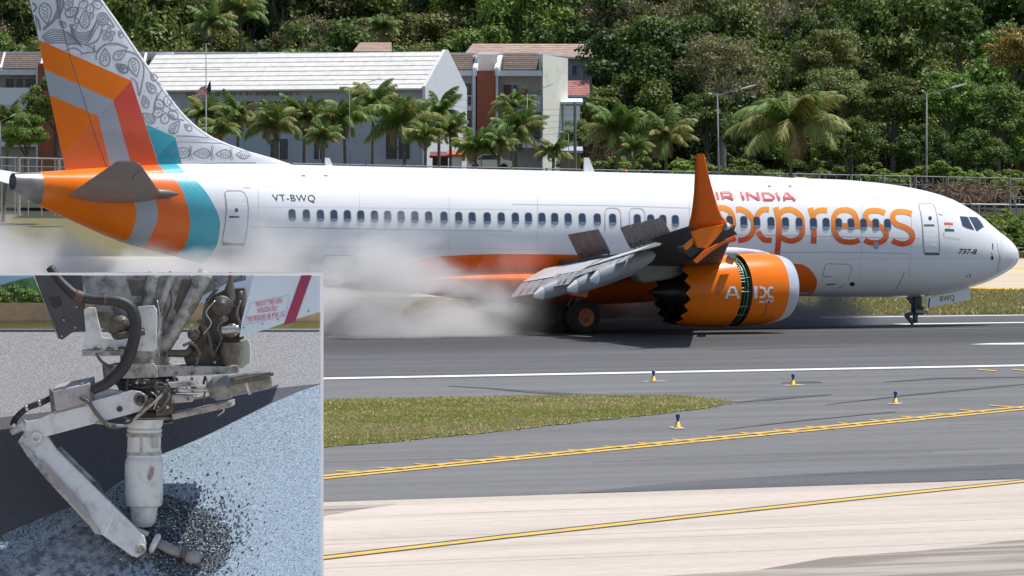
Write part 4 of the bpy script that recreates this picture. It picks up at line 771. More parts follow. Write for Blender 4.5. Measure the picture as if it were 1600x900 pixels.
bar_('gear_bay_strut', (NGX+.15, 0, 1.4), (NGX+.15, 0, .9), .12, .12, DIRT)

# ------------------------------------------------------------------ background: fences
def Pd(u, v, d): p = onD(u, v, d); return p
GALV = M('galvanised_steel', (.22, .23, .24), .6, .15, 4); DPOST = M('dull_post', (.20, .20, .20), .7, .2, 4); CONCP = M('concrete_post', (.27, .26, .25), .8, .15, 4)
FN = empty('boundary_fence', tuple(Pd(800, 330, 390)), 'long wire boundary fence with grey posts behind the airliner', 'fence')
def frail(u): return 246+u*33/1600
def fdep(u): return 345+u*75/1600
o_ = np.array(FN.location)
mb = MB(); mb.tube([Pd(u, frail(u), fdep(u))-o_ for u in range(-120, 1921, 60)], .05, 5); mb.build('top_rail', GALV, FN)
mb = MB(); mb.tube([Pd(u, frail(u)+13, fdep(u))-o_ for u in range(-120, 1921, 60)], .02, 4); mb.tube([Pd(u, frail(u)+28, fdep(u))-o_ for u in range(-120, 1921, 60)], .02, 4); mb.build('wire', DPOST, FN)
pm = {}
def post(u, r, hh, mat, nm):
    d = fdep(u); a = Pd(u, frail(u)-1, d)-o_; key = nm
    if key not in pm: mb = MB(); mb.tube([(0, 0, 0), (0, 0, -hh)], r, 6); pm[key] = mb.mesh(nm); pm[key].materials.append(mat)
    o = bpy.data.objects.new(nm, pm[key]); COL.objects.link(o); o.parent = FN; o.location = a
u = -40; i = 0
while u < 1900:
    post(u, .045, 4.2, GALV if i % 3 else CONCP, 'thin_post')
    if i % 3 == 0: post(u+6, .13, 4.2, CONCP, 'post')
    u += 21-5.0*u/1600; i += 1
# dark mesh infill wires (chain link) as fine crossing wires
mb = MB(); k = 0
for u in np.arange(-120, 1920, 4.0):
    a, b = Pd(u, frail(u)+1, fdep(u))-o_, Pd(u, frail(u)+60, fdep(u))-o_; mb.add([a, a+RT*.02, b+RT*.02, b], [(0, 1, 2, 3)])
tag(mb.build('mesh_wires', DPOST, FN, fix=False), kind='stuff')
FN2 = empty('front_rail_fence', tuple(Pd(1500, 340, 362)), 'low grey fence with pale top rail in front of the shrubs, right of the nose', 'fence'); o2 = np.array(FN2.location)
mb = MB(); mb.tube([Pd(u, 317.5+(u-1400)*.012, 362)-o2 for u in (1300, 1450, 1600, 1780)], .055, 5); mb.build('top_rail', W_paint, FN2)
pmm = None
for u in (1310, 1345, 1380, 1415, 1450, 1484, 1519, 1553, 1588, 1622, 1656, 1690, 1724, 1758):
    if pmm is None: mb = MB(); mb.tube([(0, 0, 0), (0, 0, -3.6)], .075, 6); pmm = mb.mesh('post'); pmm.materials.append(GALV)
    o = bpy.data.objects.new('post', pmm); COL.objects.link(o); o.parent = FN2; o.location = Pd(u, 317.5+(u-1400)*.012, 362)-o2
for u in (1519, 1588): mb = MB(); mb.tube([Pd(u-6, 306, 362)-o2, Pd(u+1, 324, 362)-o2], .06, 5); mb.build('brace', CONCP, FN2)
# lamp posts
def lamp(label, ub, vb, ut, vt, arms, d, r=.09):
    a = Pd(ub, vb, d); L = empty('street_lamp', tuple(a), label, 'street lamp', 'street lamps behind the boundary fence'); mb = MB(); t = Pd(ut, vt, d)-a
    mb.tube([(0, 0, -3), (0, 0, 0), tuple(t)], [r, r, r*.7], 8); mb.build('pole', GALV, L, True)
    for (ue, ve) in arms:
        e = Pd(ue, ve, d)-a; m_ = t+(e-t)*.62; mb = MB(); mb.tube([tuple(t), tuple(m_)], r*.5, 6); ar = mb.build('arm', GALV, L); mb = MB(); mb.tube([tuple(m_), tuple(m_+(e-m_)*.5), tuple(e)], [r*.9, r*1.3, r*.7], 6); mb.build('lamp_head', M('lamp_head_paint', (.55, .56, .57), .5) if 'lamp_head_paint' not in bpy.data.materials else bpy.data.materials['lamp_head_paint'], ar)
lamp('tall grey lamp post with a long arm, left of the large palm', 1123, 272, 1121, 149, [(1180, 133), (1107, 146)], 425)
lamp('tall grey lamp post with a long arm, farthest right above the cockpit', 1447.5, 300, 1448, 147.5, [(1510, 131), (1440, 141)], 425)
lamp('thin lamp post whose arm crosses the balcony of the white block', 822, 250, 824, 146, [(865, 131)], 400, .05)
lamp('thin lamp post whose arm crosses the white roof', 547, 250, 546, 138, [(595, 122)], 400, .035)
lamp('lamp post with a short pale head in front of the brick red pillar', 752, 250, 752, 206, [(770, 190)], 400, .05)
lamp('lamp post at the far left edge with a pale head', 1, 250, 0, 190, [(25, 178)], 400, .06)
lamp('small lamp post right of the white block', 889, 250, 888, 209, [(873, 205)], 400, .04)
UPO = empty('utility_pole', tuple(Pd(899, 262, 405)), 'dark wooden utility pole between the white block and the big tree', 'utility pole'); mb = MB(); q = Pd(898, 160, 405)-Pd(899, 262, 405); mb.tube([(0, 0, -2), tuple(q)], [.16, .11], 8); mb.build('pole', DPOST, UPO); mb = MB(); mb.box(tuple(q*.96), (1.6, .12, .12), Matrix.Rotation(-YAW, 3, 'Z')); mb.build('crossarm', DPOST, UPO)
for i in range(5):
    mb = MB(); mb.tube([Pd(898-(898-700)*t, 170+i*9-20*t+30*t*(1-t)+(i*4*t), 404) for t in np.linspace(0, 1, 9)], .012, 3); tag(mb.build('overhead_cable', DPOST), 'thin overhead cable sagging across the white block', 'cable', 'overhead cables crossing the white block')
# flagpole
FP = empty('flagpole', tuple(Pd(322, 262, 398)), 'white flagpole with a crossbar and a drooping red and dark flag', 'flagpole'); o3 = np.array(FP.location)
mb = MB(); mb.tube([(0, 0, -2), tuple(Pd(322, 68, 398)-o3)], [.07, .04], 8); mb.build('pole', W_paint, FP); mb = MB(); mb.tube([Pd(298, 108.5, 398)-o3, Pd(345, 108.5, 398)-o3], .03, 5); mb.build('crossbar', GALV, FP)
def cloth(name, pts, mat, par, o):
    mb = MB(); P = []
    for (a, b) in pts: P.append([Pd(a[0]+(b[0]-a[0])*t, a[1]+(b[1]-a[1])*t, 397.7+.12*math.sin(t*9+a[0]))-o for t in np.linspace(0, 1, 6)])
    mb.grid(P); return mb.build(name, mat, par, True, fix=False)
cloth('flag', [((304, 150), (309, 154)), ((308, 142), (316, 152)), ((314, 136), (322, 148)), ((322, 134), (326, 146))], M('red_flag_cloth', (.62, .10, .12), .8, .3, 8, col2=(.75, .6, .6), lo=.45, hi=.55), FP, o3)
cloth('dark_flag', [((323, 138), (324, 146)), ((327, 128), (328, 143)), ((329, 125), (330, 141))], M('dark_flag_cloth', (.03, .035, .09), .8), FP, o3)

# ------------------------------------------------------------------ buildings
ROOFW = M('pale_roof_sheet', (.78, .76, .72), .75, .06, 1.5, col2=(.64, .61, .57), stretch=(1, 1, 1)); ROOFE = M('roof_joint', (.36, .33, .30), .85); WALLG = M('grey_blue_wall', (.40, .43, .50), .85, .06, 1.2); WALLW = M('white_gable_wall', (.72, .74, .77), .8, .04, 1, bump=.1); DARKW = M('dark_window_glass', (.035, .045, .065), .25, .3, 2); TILE = M('dark_brown_roof_tile', (.115, .085, .068), .85, .35, 3, rnd=.2); CREAM = M('cream_wall', (.80, .79, .68), .85, .07, .8, col2=(.68, .67, .57), lo=.3, hi=.5); BRICK = M('terracotta_wall', (.30, .085, .045), .85, .12, 1.5); TRIM = M('pale_trim', (.62, .65, .70), .8, .06); REDR = M('weathered_red_roof', (.42, .34, .28), .85, .3, 2.0, col2=(.34, .20, .16), stretch=(.5, .5, 2)); REDR2 = M('red_lower_roof', (.34, .14, .12), .85, .3, 2.0); RAIL = M('stained_balcony_wall', (.42, .42, .43), .85, .25, 2, col2=(.25, .24, .24)); SHADEW = M('recess_wall', (.42, .40, .36), .9, .08)
# hall with the pale roof: gable end turned towards the camera
PH = math.radians(24); HD = 432.0
HO = Pd(663, 268, HD); Rh = np.array([math.cos(YAW), -math.sin(YAW), 0])
AX = -Rh*math.cos(PH)+FH*math.sin(PH); BX = Rh*math.sin(PH)+FH*math.cos(PH)   # along the hall (left), into the depth
mpx = HD/FPX
HALL = empty('hall', tuple(HO), 'long grey hall with pale ribbed roof and white gable end, behind the palms', 'building')
def H(a, b, z): return AX*a+BX*b+np.array([0, 0, z])
ze = (268-137.5)*mpx; zr = (268-88)*mpx+.45; WB = 60*mpx/math.sin(PH); WB2 = WB/2; LEN = 470*mpx/math.cos(PH)
mb = MB(); mb.hexa([H(0.02, .25, -2), H(LEN, .25, -2), H(LEN, WB, -2), H(0.02, WB, -2)], [H(.02, .25, ze), H(LEN, .25, ze), H(LEN, WB, ze), H(.02, WB, ze)]); mb.build('wall', WALLG, HALL)
mb = MB(); gp = [H(-.25, -.35, -2), H(-.25, -.35, ze+.15), H(-.25, WB2-.3, zr+.25), H(-.25, WB2+.3, zr+.25), H(-.25, WB+.15, ze+.15), H(-.25, WB+.15, -2)]; mb.prism(gp, tuple(AX*.3)); mb.build('gable_wall', WALLW, HALL)
rows_n = 8
for s in range(rows_n):   # roof sheets in courses, each proud of the one above
    t0, t1 = s/rows_n, (s+1)/rows_n
    def rp(a, t, lift): return H(a, -.5+(WB2+.5)*t, ze-.15+(zr-ze+.15)*t+lift)
    mb = MB(); n = 110
    P0 = []; P1 = []
    for j in range(n*2+1):
        a = .06+(LEN-.06)*j/(n*2); l = .03*(j % 2); P0.append(rp(a, t0, .11+l)); P1.append(rp(a, t1+.01, .05+l))
    mb.grid([P0, P1]); mb.grid([[p-np.array([0, 0, .14]) for p in P0], P0]); mb.build('roof_course', ROOFW, HALL, fix=False)
mb = MB(); mb.prism([H(.06, WB2, zr+.1), H(.06, WB, ze), H(.06, WB, ze-.1), H(.06, WB2, zr)], tuple(AX*(LEN-.1))); mb.build('rear_roof', ROOFW, HALL)
def hx(u): return (663-u)*mpx/math.cos(PH)
for u0, u1, v0, v1 in ((292, 345, 155, 205), (375, 410, 155, 200), (414, 441, 155, 205), (451, 480, 155, 205), (484, 504, 155, 205), (598, 622, 156, 175), (624, 644, 156, 175), (415, 445, 215, 250), (485, 505, 220, 250), (600, 640, 205, 250)):
    a0, a1, z0, z1_ = hx(u1), hx(u0), (268-v1)*mpx, (268-v0)*mpx; mb = MB(); mb.prism([H(a0, .22, z0), H(a1, .22, z0), H(a1, .22, z1_), H(a0, .22, z1_)], tuple(-BX*.06)); wn = mb.build('window', TRIM, HALL)
    nn = 2; wd = (a1-a0)/nn
    for i in range(nn): mb = MB(); mb.prism([H(a0+wd*i+.06, .15, z0+.06), H(a0+wd*(i+1)-.06, .15, z0+.06), H(a0+wd*(i+1)-.06, .15, z1_-.06), H(a0+wd*i+.06, .15, z1_-.06)], tuple(-BX*.03)); mb.build('pane', DARKW, wn)
# worn raised lettering band below the eaves, too worn to read
mb = MB(); rz = random.Random(9)
for i in range(36):
    a = hx(460)+i*.32
    if rz.random() < .15: continue
    z = (268-145)*mpx; hgt = rz.uniform(.18, .34); mb.prism([H(a, .2, z-hgt/2), H(a+rz.uniform(.08, .2), .2, z-hgt/2), H(a+rz.uniform(.08, .2), .2, z+hgt/2), H(a, .2, z+hgt/2)], tuple(-BX*.05))
mb.build('worn_lettering', M('faded_letters', (.20, .21, .24), .8), HALL)
mb = MB(); mb.tube([H(hx(546)+.5*math.cos(t), .18, (268-168)*mpx+.5*math.sin(t)) for t in np.linspace(0, math.pi, 12)], .06, 5); mb.build('arched_emblem', M('green_emblem', (.08, .25, .22), .6), HALL)
# long apartment block behind, facing the camera
BD = 447.0; bp_ = BD/FPX; BO = Pd(420, 268, BD); ARL = math.radians(0)
BLK_ = empty('apartment_block', tuple(BO), 'long white apartment block with dark tiled roof, red pillars and a cream end wall', 'building')
def Bk(u, v, dd=0.0): return Rh*(u-420)*bp_+FH*dd+np.array([0, 0, (268-v)*bp_])
def bbox(name, u0, u1, v0, v1, d0, d1, mat, par=BLK_):
    mb = MB(); mb.hexa([Bk(u0, v1, d0), Bk(u1, v1, d0), Bk(u1, v1, d1), Bk(u0, v1, d1)], [Bk(u0, v0, d0), Bk(u1, v0, d0), Bk(u1, v0, d1), Bk(u0, v0, d1)]); return mb.build(name, mat, par)
bbox('rear_wall', -60, 846, 112, 300, 1.6, 8.5, SHADEW)
def ewall(name, v0, v1, g, mat):
    mb = MB(); f = [(848-g, -.2-g*.1), (888+g, 5.2), (886+g, 5.9), (840, 5.9)]; mb.hexa([Bk(u, v1, d) for u, d in f], [Bk(u, v0, d) for u, d in f]); return mb.build(name, mat, BLK_)
ewall('end_wall', 85, 300, 0, CREAM); ewall('end_wall_cap', 83.4, 85.1, 1, TRIM)
bbox('ridge_cap', -60, 847, 80.0, 83.0, 3.4, 3.9, WALLW)
segs_ = [(-60, -2), (5, 62), (108, 222), (236, 258), (270, 400), (441, 572), (610, 738), (786, 842)]
for (u0, u1) in ((-60, 62), (64, 222), (224, 400), (402, 572), (574, 738), (786, 842)):
    nc = 8
    for s in range(nc):
        t0, t1 = s/nc, (s+1)/nc; v0 = 108-(108-82)*t0; v1 = 108-(108-82)*t1-.4; d0 = 0+3.4*t0; d1 = 3.4*t1+.05
        mb = MB(); mb.hexa([Bk(u0, v0+1.3, d0), Bk(u1, v0+1.3, d0), Bk(u1, v1+1.2, d1), Bk(u0, v1+1.2, d1)], [Bk(u0, v0-.6, d0), Bk(u1, v0-.6, d0), Bk(u1, v1, d1), Bk(u0, v1, d1)]); mb.build('tile_course', TILE, BLK_)
for (u0, u1) in ((0, 3), (62, 66), (222, 226), (400, 410), (434, 442), (571, 577), (606, 612)):
    mb = MB(); mb.prism([Bk(u0, 112, -.2), Bk(u0, 106, -.2), Bk(u0, 81, 3.4), Bk(u0, 112, 3.4)], tuple(Rh*(u1-u0)*bp_)); mb.build('roof_fin', WALLW, BLK_)
for (u0, u1) in ((738, 746), (772, 786)):
    mb = MB(); mb.prism([Bk(u0, 118, -.5), Bk(u0, 106, -.5), Bk(u0+6, 84, 3.4), Bk(u0+6, 118, 3.4)], tuple(Rh*7*bp_)); mb.build('roof_fin', WALLW, BLK_)
bbox('stair_head', 745, 777, 84, 110, 1.0, 4, CREAM); bbox('roof_box', 234, 268, 81, 95, 1, 3.5, TRIM); bbox('roof_box', 406, 436, 81, 95, 1, 3.5, TRIM); bbox('roof_box', 577, 608, 81, 95, 1, 3.5, TRIM)
bbox('red_pillar', 745, 773, 110, 300, -.6, 1.5, BRICK); bbox('red_pillar', 61, 85, 100, 300, -.6, 1.5, BRICK)
bbox('side_pier', 738, 743, 104, 300, -.4, 1.6, TRIM); bbox('side_pier', 774, 778, 104, 300, -.4, 1.6, TRIM); bbox('side_pier', 57, 60, 104, 300, -.4, 1.6, TRIM)
for u0, u1 in ((-60, 57), (640, 737), (779, 847)):
    bbox('fascia', u0, u1, 109.5, 118, -.1, .25, TRIM); bbox('floor_slab', u0, u1, 165, 172, -.1, 1.6, TRIM); bbox('floor_slab', u0, u1, 222, 230, -.1, 1.6, TRIM)
for u0, u1, v0, v1 in ((724, 737, 128, 163), (724, 737, 183, 219), (5, 20, 122, 138), (22, 34, 122, 138), (36, 54, 122, 138), (787, 800, 130, 160), (800, 809, 130, 160), (700, 718, 128, 163), (787, 806, 180, 218), (822, 845, 182, 218), (5, 30, 180, 215), (35, 54, 180, 215)):
    w_ = bbox('window', u0, u1, v0, v1, 1.48, 1.58, TRIM); bbox('pane', u0+1, (u0+u1)/2-.4, v0+1, v1-1, 1.42, 1.47, DARKW, w_).location = (0, 0, 0); bbox('pane', (u0+u1)/2+.4, u1-1, v0+1, v1-1, 1.42, 1.47, DARKW, w_)
bbox('door', 787, 799, 131, 160, 1.3, 1.4, M('brown_door', (.12, .045, .03), .6)); bbox('laundry', 810, 824, 138, 149, .9, .95, M('maroon_cloth', (.25, .04, .09), .9))
bbox('balcony_wall', 806, 846, 148, 174, -.3, -.1, RAIL)
bbox('balcony_rail', 779, 806, 148.5, 150, -.25, -.15, TRIM); bbox('balcony_rail', 640, 737, 148.5, 150, -.25, -.15, TRIM); bbox('balcony_rail', 640, 737, 204, 205.5, -.25, -.15, TRIM)
for u in range(700, 738, 6): bbox('baluster', u, u+.8, 150, 165, -.22, -.18, TRIM)
bbox('balcony_wall', -60, 57, 138, 165, -.3, -.1, WALLW)
# houses higher up on the slope
def house(label, u0, u1, vr, ve, vb, d, slant, roofm, wallm, wins=()):
    q = d/FPX; o = Pd((u0+u1)/2, vb, d); Hh = empty('house', tuple(o), label, 'house'); c = (u0+u1)/2
    K = lambda u, v, dd: Rh*(u-c)*q+FH*dd+np.array([0, 0, (vb-v)*q]); 
    n = 7
    for s in range(n):
        t0, t1 = s/n, (s+1)/n; v0 = ve+(vr-ve)*t0; v1 = ve+(vr-ve)*t1; w0, w1 = slant*t0, slant*t1
        mb = MB(); mb.hexa([K(u0+w0, v0+1.4, 5*t0), K(u1-w0*.3, v0+1.4, 5*t0), K(u1-w1*.3, v1+1, 5*t1), K(u0+w1, v1+1, 5*t1)], [K(u0+w0, v0-.5, 5*t0), K(u1-w0*.3, v0-.5, 5*t0), K(u1-w1*.3, v1, 5*t1), K(u0+w1, v1, 5*t1)]); mb.build('roof_course', roofm, Hh)
    mb = MB(); mb.hexa([K(u0+4, vb, .5), K(u1-2, vb, .5), K(u1-2, vb, 8), K(u0+4, vb, 8)], [K(u0+4, ve, .5), K(u1-2, ve, .5), K(u1-2, ve, 8), K(u0+4, ve, 8)]); mb.build('wall', wallm, Hh)
    mb = MB(); mb.prism([K(u0, ve, -.1), K(u1, ve, -.1), K(u1, ve+3, -.1), K(u0, ve+3, -.1)], tuple(FH*.3)); mb.build('fascia', TRIM, Hh)
    for a, b, c_, e in wins:
        mb = MB(); mb.prism([K(a, c_, .48), K(b, c_, .48), K(b, e, .48), K(a, e, .48)], tuple(-FH*.1)); w_ = mb.build('window', TRIM, Hh); mb = MB(); mb.prism([K(a+.8, c_+.8, .36), K(b-.8, c_+.8, .36), K(b-.8, e-.8, .36), K(a+.8, e-.8, .36)], tuple(-FH*.05)); mb.build('pane', DARKW, w_)
M_VIO = M('faded_violet_wall', (.36, .33, .36), .85)
house('house with a long weathered red and tan tiled roof, behind the cream end wall', 722, 927, 66, 89, 150, 475, 16, REDR, M_VIO, ((893, 901, 101, 117), (914, 922, 107, 117)))
house('lower roof of red tiles between the cream end wall and the big tree', 850, 922, 124, 149, 185, 462, 2, REDR2, M_VIO)
house('small tan roof showing between trees above the white hall', 552, 612, 64, 80, 100, 490, 8, REDR, M_VIO)
def shed(label, u0, u1, v0, v1, d, mat, roof=None):
    q = d/FPX; o = Pd((u0+u1)/2, v1, d); S_ = empty('shed', tuple(o), label, 'shed'); w_ = (u1-u0)*q; h_ = (v1-v0)*q
    R3 = Matrix.Rotation(-YAW, 3, 'Z'); mb = MB(); mb.box((0, 0, h_/2-1), (w_, 2.5, h_+2), R3); mb.build('wall', mat, S_)
    mb = MB(); mb.box((0, 0, h_+.12), (w_+.5, 3.2, .2), R3 @ Matrix.Rotation(.12, 3, 'X')); mb.build('roof', roof or TRIM, S_); return S_
shed('white walled shed beside the utility pole, half hidden by the big tree', 880, 906, 160, 200, 452, WALLW); shed('shed with a bluish awning roof behind the small aerial', 876, 906, 236, 262, 425, M('shed_brown', (.20, .15, .11), .8), M('blue_awning', (.34, .38, .46), .7)); shed('small white kiosk with a red roof between the palms', 703, 722, 242, 262, 415, WALLW, M('red_kiosk_roof', (.5, .12, .06), .7)); shed('open pavilion with a dark red roof beside the white kiosk', 676, 700, 244, 262, 418, M('pavilion_dark', (.08, .05, .05), .8), M('pavilion_roof', (.20, .05, .05), .8))
# white car behind the fence
CR = empty('parked_car', tuple(Pd(765, 262, 408)), 'white parked car behind the fence beside the palm trunks', 'car'); R3 = Matrix.Rotation(-YAW, 3, 'Z')
prof_ = [(-1.9, .35), (-1.9, .85), (-1.2, .95), (-.7, 1.42), (.7, 1.45), (1.2, .98), (1.9, .85), (1.9, .35)]
mb = MB(); mb.prism([R3 @ Vector((x, -.8, z-.3)) for x, z in prof_], R3 @ Vector((0, 1.6, 0))); mb.build('body', WALLW, CR)
mb = MB(); mb.prism([R3 @ Vector((x, -.83, z-.3)) for x, z in ((-1.05, .97), (-.62, 1.34), (.62, 1.36), (1.0, .99))], R3 @ Vector((0, 1.66, 0))); mb.build('window', DARKW, CR)
for x in (-1.2, 1.2):
    for y in (-.78, .78): mb = MB(); c = R3 @ Vector((x, y, .02)); lathe(mb, [(-.1, 0), (-.1, .33), (.1, .33), (.1, 0)], c, R3 @ Vector((0, 1, 0)), 16); mb.build('wheel', RUBB, CR)

# ------------------------------------------------------------------ palms
BARK = M('palm_bark', (.17, .14, .11), .9, .25, 5, bump=.4); FROND = leafmat('palm_leaflets', (.05, .11, .02), (.22, .33, .08), .2, .3); FRONDY = leafmat('yellow_palm_leaflets', (.15, .17, .04), (.36, .37, .12), .15, .3); FRONDD = leafmat('dry_palm_leaflets', (.20, .15, .08), (.34, .27, .15), .1, .15)
def frond_mesh(L, droop, mat, seed):
    r = random.Random(seed); V = []; Fc = []; n = 26; pts = []; an = r.uniform(.55, .95); p = np.array([0., 0, 0]); d = an; st = L/n
    for i in range(n+1): pts.append(p.copy()); p = p+np.array([math.cos(d), 0, math.sin(d)])*st; d -= droop/n*(1+i/n)
    for i in range(n):
        a, b = pts[i], pts[i+1]; w_ = .035*(1-i/n)+.01; k = len(V); V += [a+[0, w_, 0], a-[0, w_, 0], b-[0, w_, 0], b+[0, w_, 0]]; Fc.append((k, k+1, k+2, k+3))
    for i in range(3, n):
        for sub in (0, .5):
            a = pts[i]+(pts[min(i+1, n)]-pts[i])*sub; t = (i+sub)/n; ll = L*.27*math.sin(math.pi*(t*.88+.10))**.7*r.uniform(.8, 1.15)
            tg = pts[min(i+1, n)]-pts[i-1]; tg = tg/np.linalg.norm(tg)
            for sg in (-1, 1):
                out = np.array([0, sg, 0])*.75+tg*.55+np.array([0, 0, -.35-.55*r.random()]); out /= np.linalg.norm(out); w_ = tg*.045*(L/3)
                mid = a+out*ll*.55; tip = a+out*ll+np.array([0, 0, -ll*.28]); k = len(V); V += [a-w_*.6, a+w_*.6, mid+w_, mid-w_, tip]; Fc += [(k, k+1, k+2, k+3), (k+3, k+2, k+4, k+4)]
    V = np.array(V); me = bpy.data.meshes.new('frond'); me.from_pydata([tuple(v) for v in V], [], [tuple(dict.fromkeys(f)) for f in Fc]); me.materials.append(mat); me.update(); return me
FM = [frond_mesh(3.0, dr, m, s) for s, (dr, m) in enumerate([(1.0, FROND), (1.35, FROND), (.75, FROND), (1.2, FRONDY), (.9, FRONDY), (2.4, FRONDD)])]
def palm(u, v, spx, d, label, nf=20, yel=.3, base=None, wind=.0, dark=0):
    c = Pd(u, v, d); q = d/FPX; gz = hz(d)-1.0; P_ = empty('coconut_palm', (c[0], c[1], gz), label, 'palm tree', 'coconut palms behind the boundary fence'); r = random.Random(int(u*7+v))
    lx = r.uniform(-.8, .8); mb = MB(); H_ = c[2]-gz; mb.tube([(lx*(1-t)**2, 0, H_*t) for t in np.linspace(0, 1, 8)], [.2-.09*t for t in np.linspace(0, 1, 8)], 8); mb.build('trunk', BARK, P_, True)
    s = spx*q/3.0*1.32
    for i in range(nf):
        f_ = i/nf; mi_ = 5 if f_ > .9 else (r.choice((3, 4)) if r.random() < yel else r.choice((0, 1, 2))); o = bpy.data.objects.new('frond', FM[mi_]); COL.objects.link(o); o.parent = P_; o.location = (0, 0, H_)
        el = -.85+1.45*f_+r.uniform(-.12, .12); az = i*2.399+r.uniform(-.25, .25); sc = s*r.uniform(.85, 1.1)*(.8 if f_ < .15 or f_ > .86 else 1); o.scale = (sc, sc, sc); o.rotation_euler = (r.uniform(-.2, .2), el, az)
    if nf > 12:
        mb = MB()
        for j in range(6): a = j*1.05; mb.box((.28*math.cos(a), .28*math.sin(a), H_-.3), (.22, .22, .26), Matrix.Rotation(a, 3, 'Z') @ Matrix.Rotation(.6, 3, 'X'))
        mb.build('coconut_cluster', FRONDY, P_)
PL = [(322, 182, 40, 412, 'coconut palm just right of the flagpole base'), (372, 186, 42, 408, 'second coconut palm right of the flagpole, before the hall windows'), (430, 198, 44, 404, 'yellowish coconut palm before the middle of the grey hall'), (475, 190, 44, 410, 'coconut palm before the hall wall, left of the arched emblem'), (538, 190, 46, 404, 'coconut palm beneath the arched emblem on the hall'), (583, 165, 46, 412, 'tall dark green coconut palm standing above its neighbours before the hall'), (632, 196, 54, 400, 'wide coconut palm before the right end of the hall wall'), (686, 178, 42, 412, 'coconut palm before the white gable end'), (704, 205, 34, 400, 'short coconut palm right of the white gable end'), (743, 234, 36, 396, 'small fountain shaped palm before the foot of the brick red pillar'), (800, 168, 34, 414, 'green coconut palm crown reaching the balcony'), (806, 208, 46, 400, 'yellow green coconut palm before the balcony block'), (865, 238, 28, 396, 'small palm before the foot of the cream end wall'), (965, 208, 52, 402, 'coconut palm before the big dark tree'), (1040, 216, 48, 400, 'coconut palm right of the big dark tree'), (12, 190, 34, 412, 'coconut palm at the far left edge behind the fin'), (1236, 200, 86, 398, 'largest coconut palm, with long arching fronds above the forward fuselage'), (345, 205, 30, 400, 'short coconut palm low before the hall, right of the flagpole'), (505, 215, 30, 398, 'short coconut palm between two taller ones before the hall'), (665, 215, 30, 397, 'short coconut palm below the white gable end'), (780, 225, 30, 396, 'short yellow palm right of the brick red pillar'), (990, 235, 28, 394, 'short palm between the two palms beside the big dark tree'), (375, 20, 46, 500, 'tall palm high on the slope above the hall roof, left'), (330, 40, 36, 495, 'palm on the slope above the left end of the white roof'), (600, 45, 26, 510, 'small palm on the slope near the little tan roof')]
for i, (u, v, s, d, lab) in enumerate(PL): palm(u, v, s, d, lab, 30 if s > 60 else 26, .4 if s < 60 else .35)

# ------------------------------------------------------------------ broadleaf trees and the forest on the slope
TRUNK = M('tree_bark', (.13, .11, .09), .9, .3, 4)
def crown(name, rx, rz, nl, lobes, leaf, mats, seed, gap=.0, flat=.5):
    r = np.random.default_rng(seed); cs = []; 
    for i in range(lobes):
        a = r.uniform(0, 2*np.pi); e = r.uniform(-.45, 1); k = r.uniform(.35, .85); cs.append((rx*k*1.15*np.cos(a)*math.cos(e*.9), rx*k*1.15*np.sin(a)*math.cos(e*.9), rz*e*r.uniform(.45, .95), r.uniform(.14, .40)*rx))
    cs = np.array(cs); idx = r.integers(0, lobes, nl); D = r.normal(size=(nl, 3)); D /= np.linalg.norm(D, axis=1)[:, None]; D[:, 2] = np.where(D[:, 2] < -.35, -D[:, 2], D[:, 2])
    rad = cs[idx, 3]*(r.uniform(.3, 1.0, nl)**.4)*(1+.10*r.normal(size=nl))*(1+.22*np.sin(D[:, 0]*9+idx)*np.cos(D[:, 1]*8+D[:, 2]*7)); C_ = cs[idx, :3]+D*rad[:, None]*np.array([1, 1, .75])
    N = D+r.normal(0, .55, (nl, 3)); N[:, 2] += .3; N /= np.linalg.norm(N, axis=1)[:, None]; t = np.cross(N, r.normal(size=(nl, 3))); t /= np.linalg.norm(t, axis=1)[:, None]; b = np.cross(N, t)
    s = leaf*r.uniform(.55, 1.35, nl)[:, None]; V = np.stack([C_-t*s, C_-b*s*.6, C_+t*s, C_+b*s*.6], 1).reshape(-1, 3)
    mi = (r.random(nl) < gap).astype(int) if len(mats) > 1 else None
    return rawmesh(name, V, np.arange(nl*4).reshape(-1, 4), mats, mi), cs
LM = [leafmat('dark_green_leaves', (.018, .036, .008), (.12, .19, .03), .35, .3), leafmat('mid_green_leaves', (.035, .065, .012), (.21, .28, .055), .35, .32), leafmat('olive_leaves', (.055, .065, .02), (.26, .27, .08), .35, .3), leafmat('brownish_leaves', (.08, .068, .038), (.27, .21, .13), .3, .25), leafmat('yellow_flowers', (.45, .28, .02), (.72, .48, .04), .1, .2), leafmat('fresh_green_leaves', (.055, .11, .015), (.28, .40, .06), .3, .35)]
KINDS = []
def tree_src(ci, rx, rz, nl, lobes, leaf, mats, H_, seed, gap=0, bare=False):
    me, cs = crown('crown', rx, rz, nl, lobes, leaf, mats, seed, gap); mb = MB(); mb.tube([(0, 0, -2.5), (.1, 0, H_*.45), (0, .1, H_)], [.34, .24, .12], 8)
    for c in cs[:9]: mb.tube([(0, 0, H_*.42), (c[0]*.4, c[1]*.4, H_*.7+c[2]*.4), (c[0]*.95, c[1]*.95, H_+c[2])], [.15, .09, .03], 5)
    tm = mb.mesh('trunk'); tm.materials.append(TRUNK if not bare else bpy.data.materials.get('pale_bark') or M('pale_bark', (.34, .30, .26), .9, .2, 4)); KINDS.append((me, tm, H_))
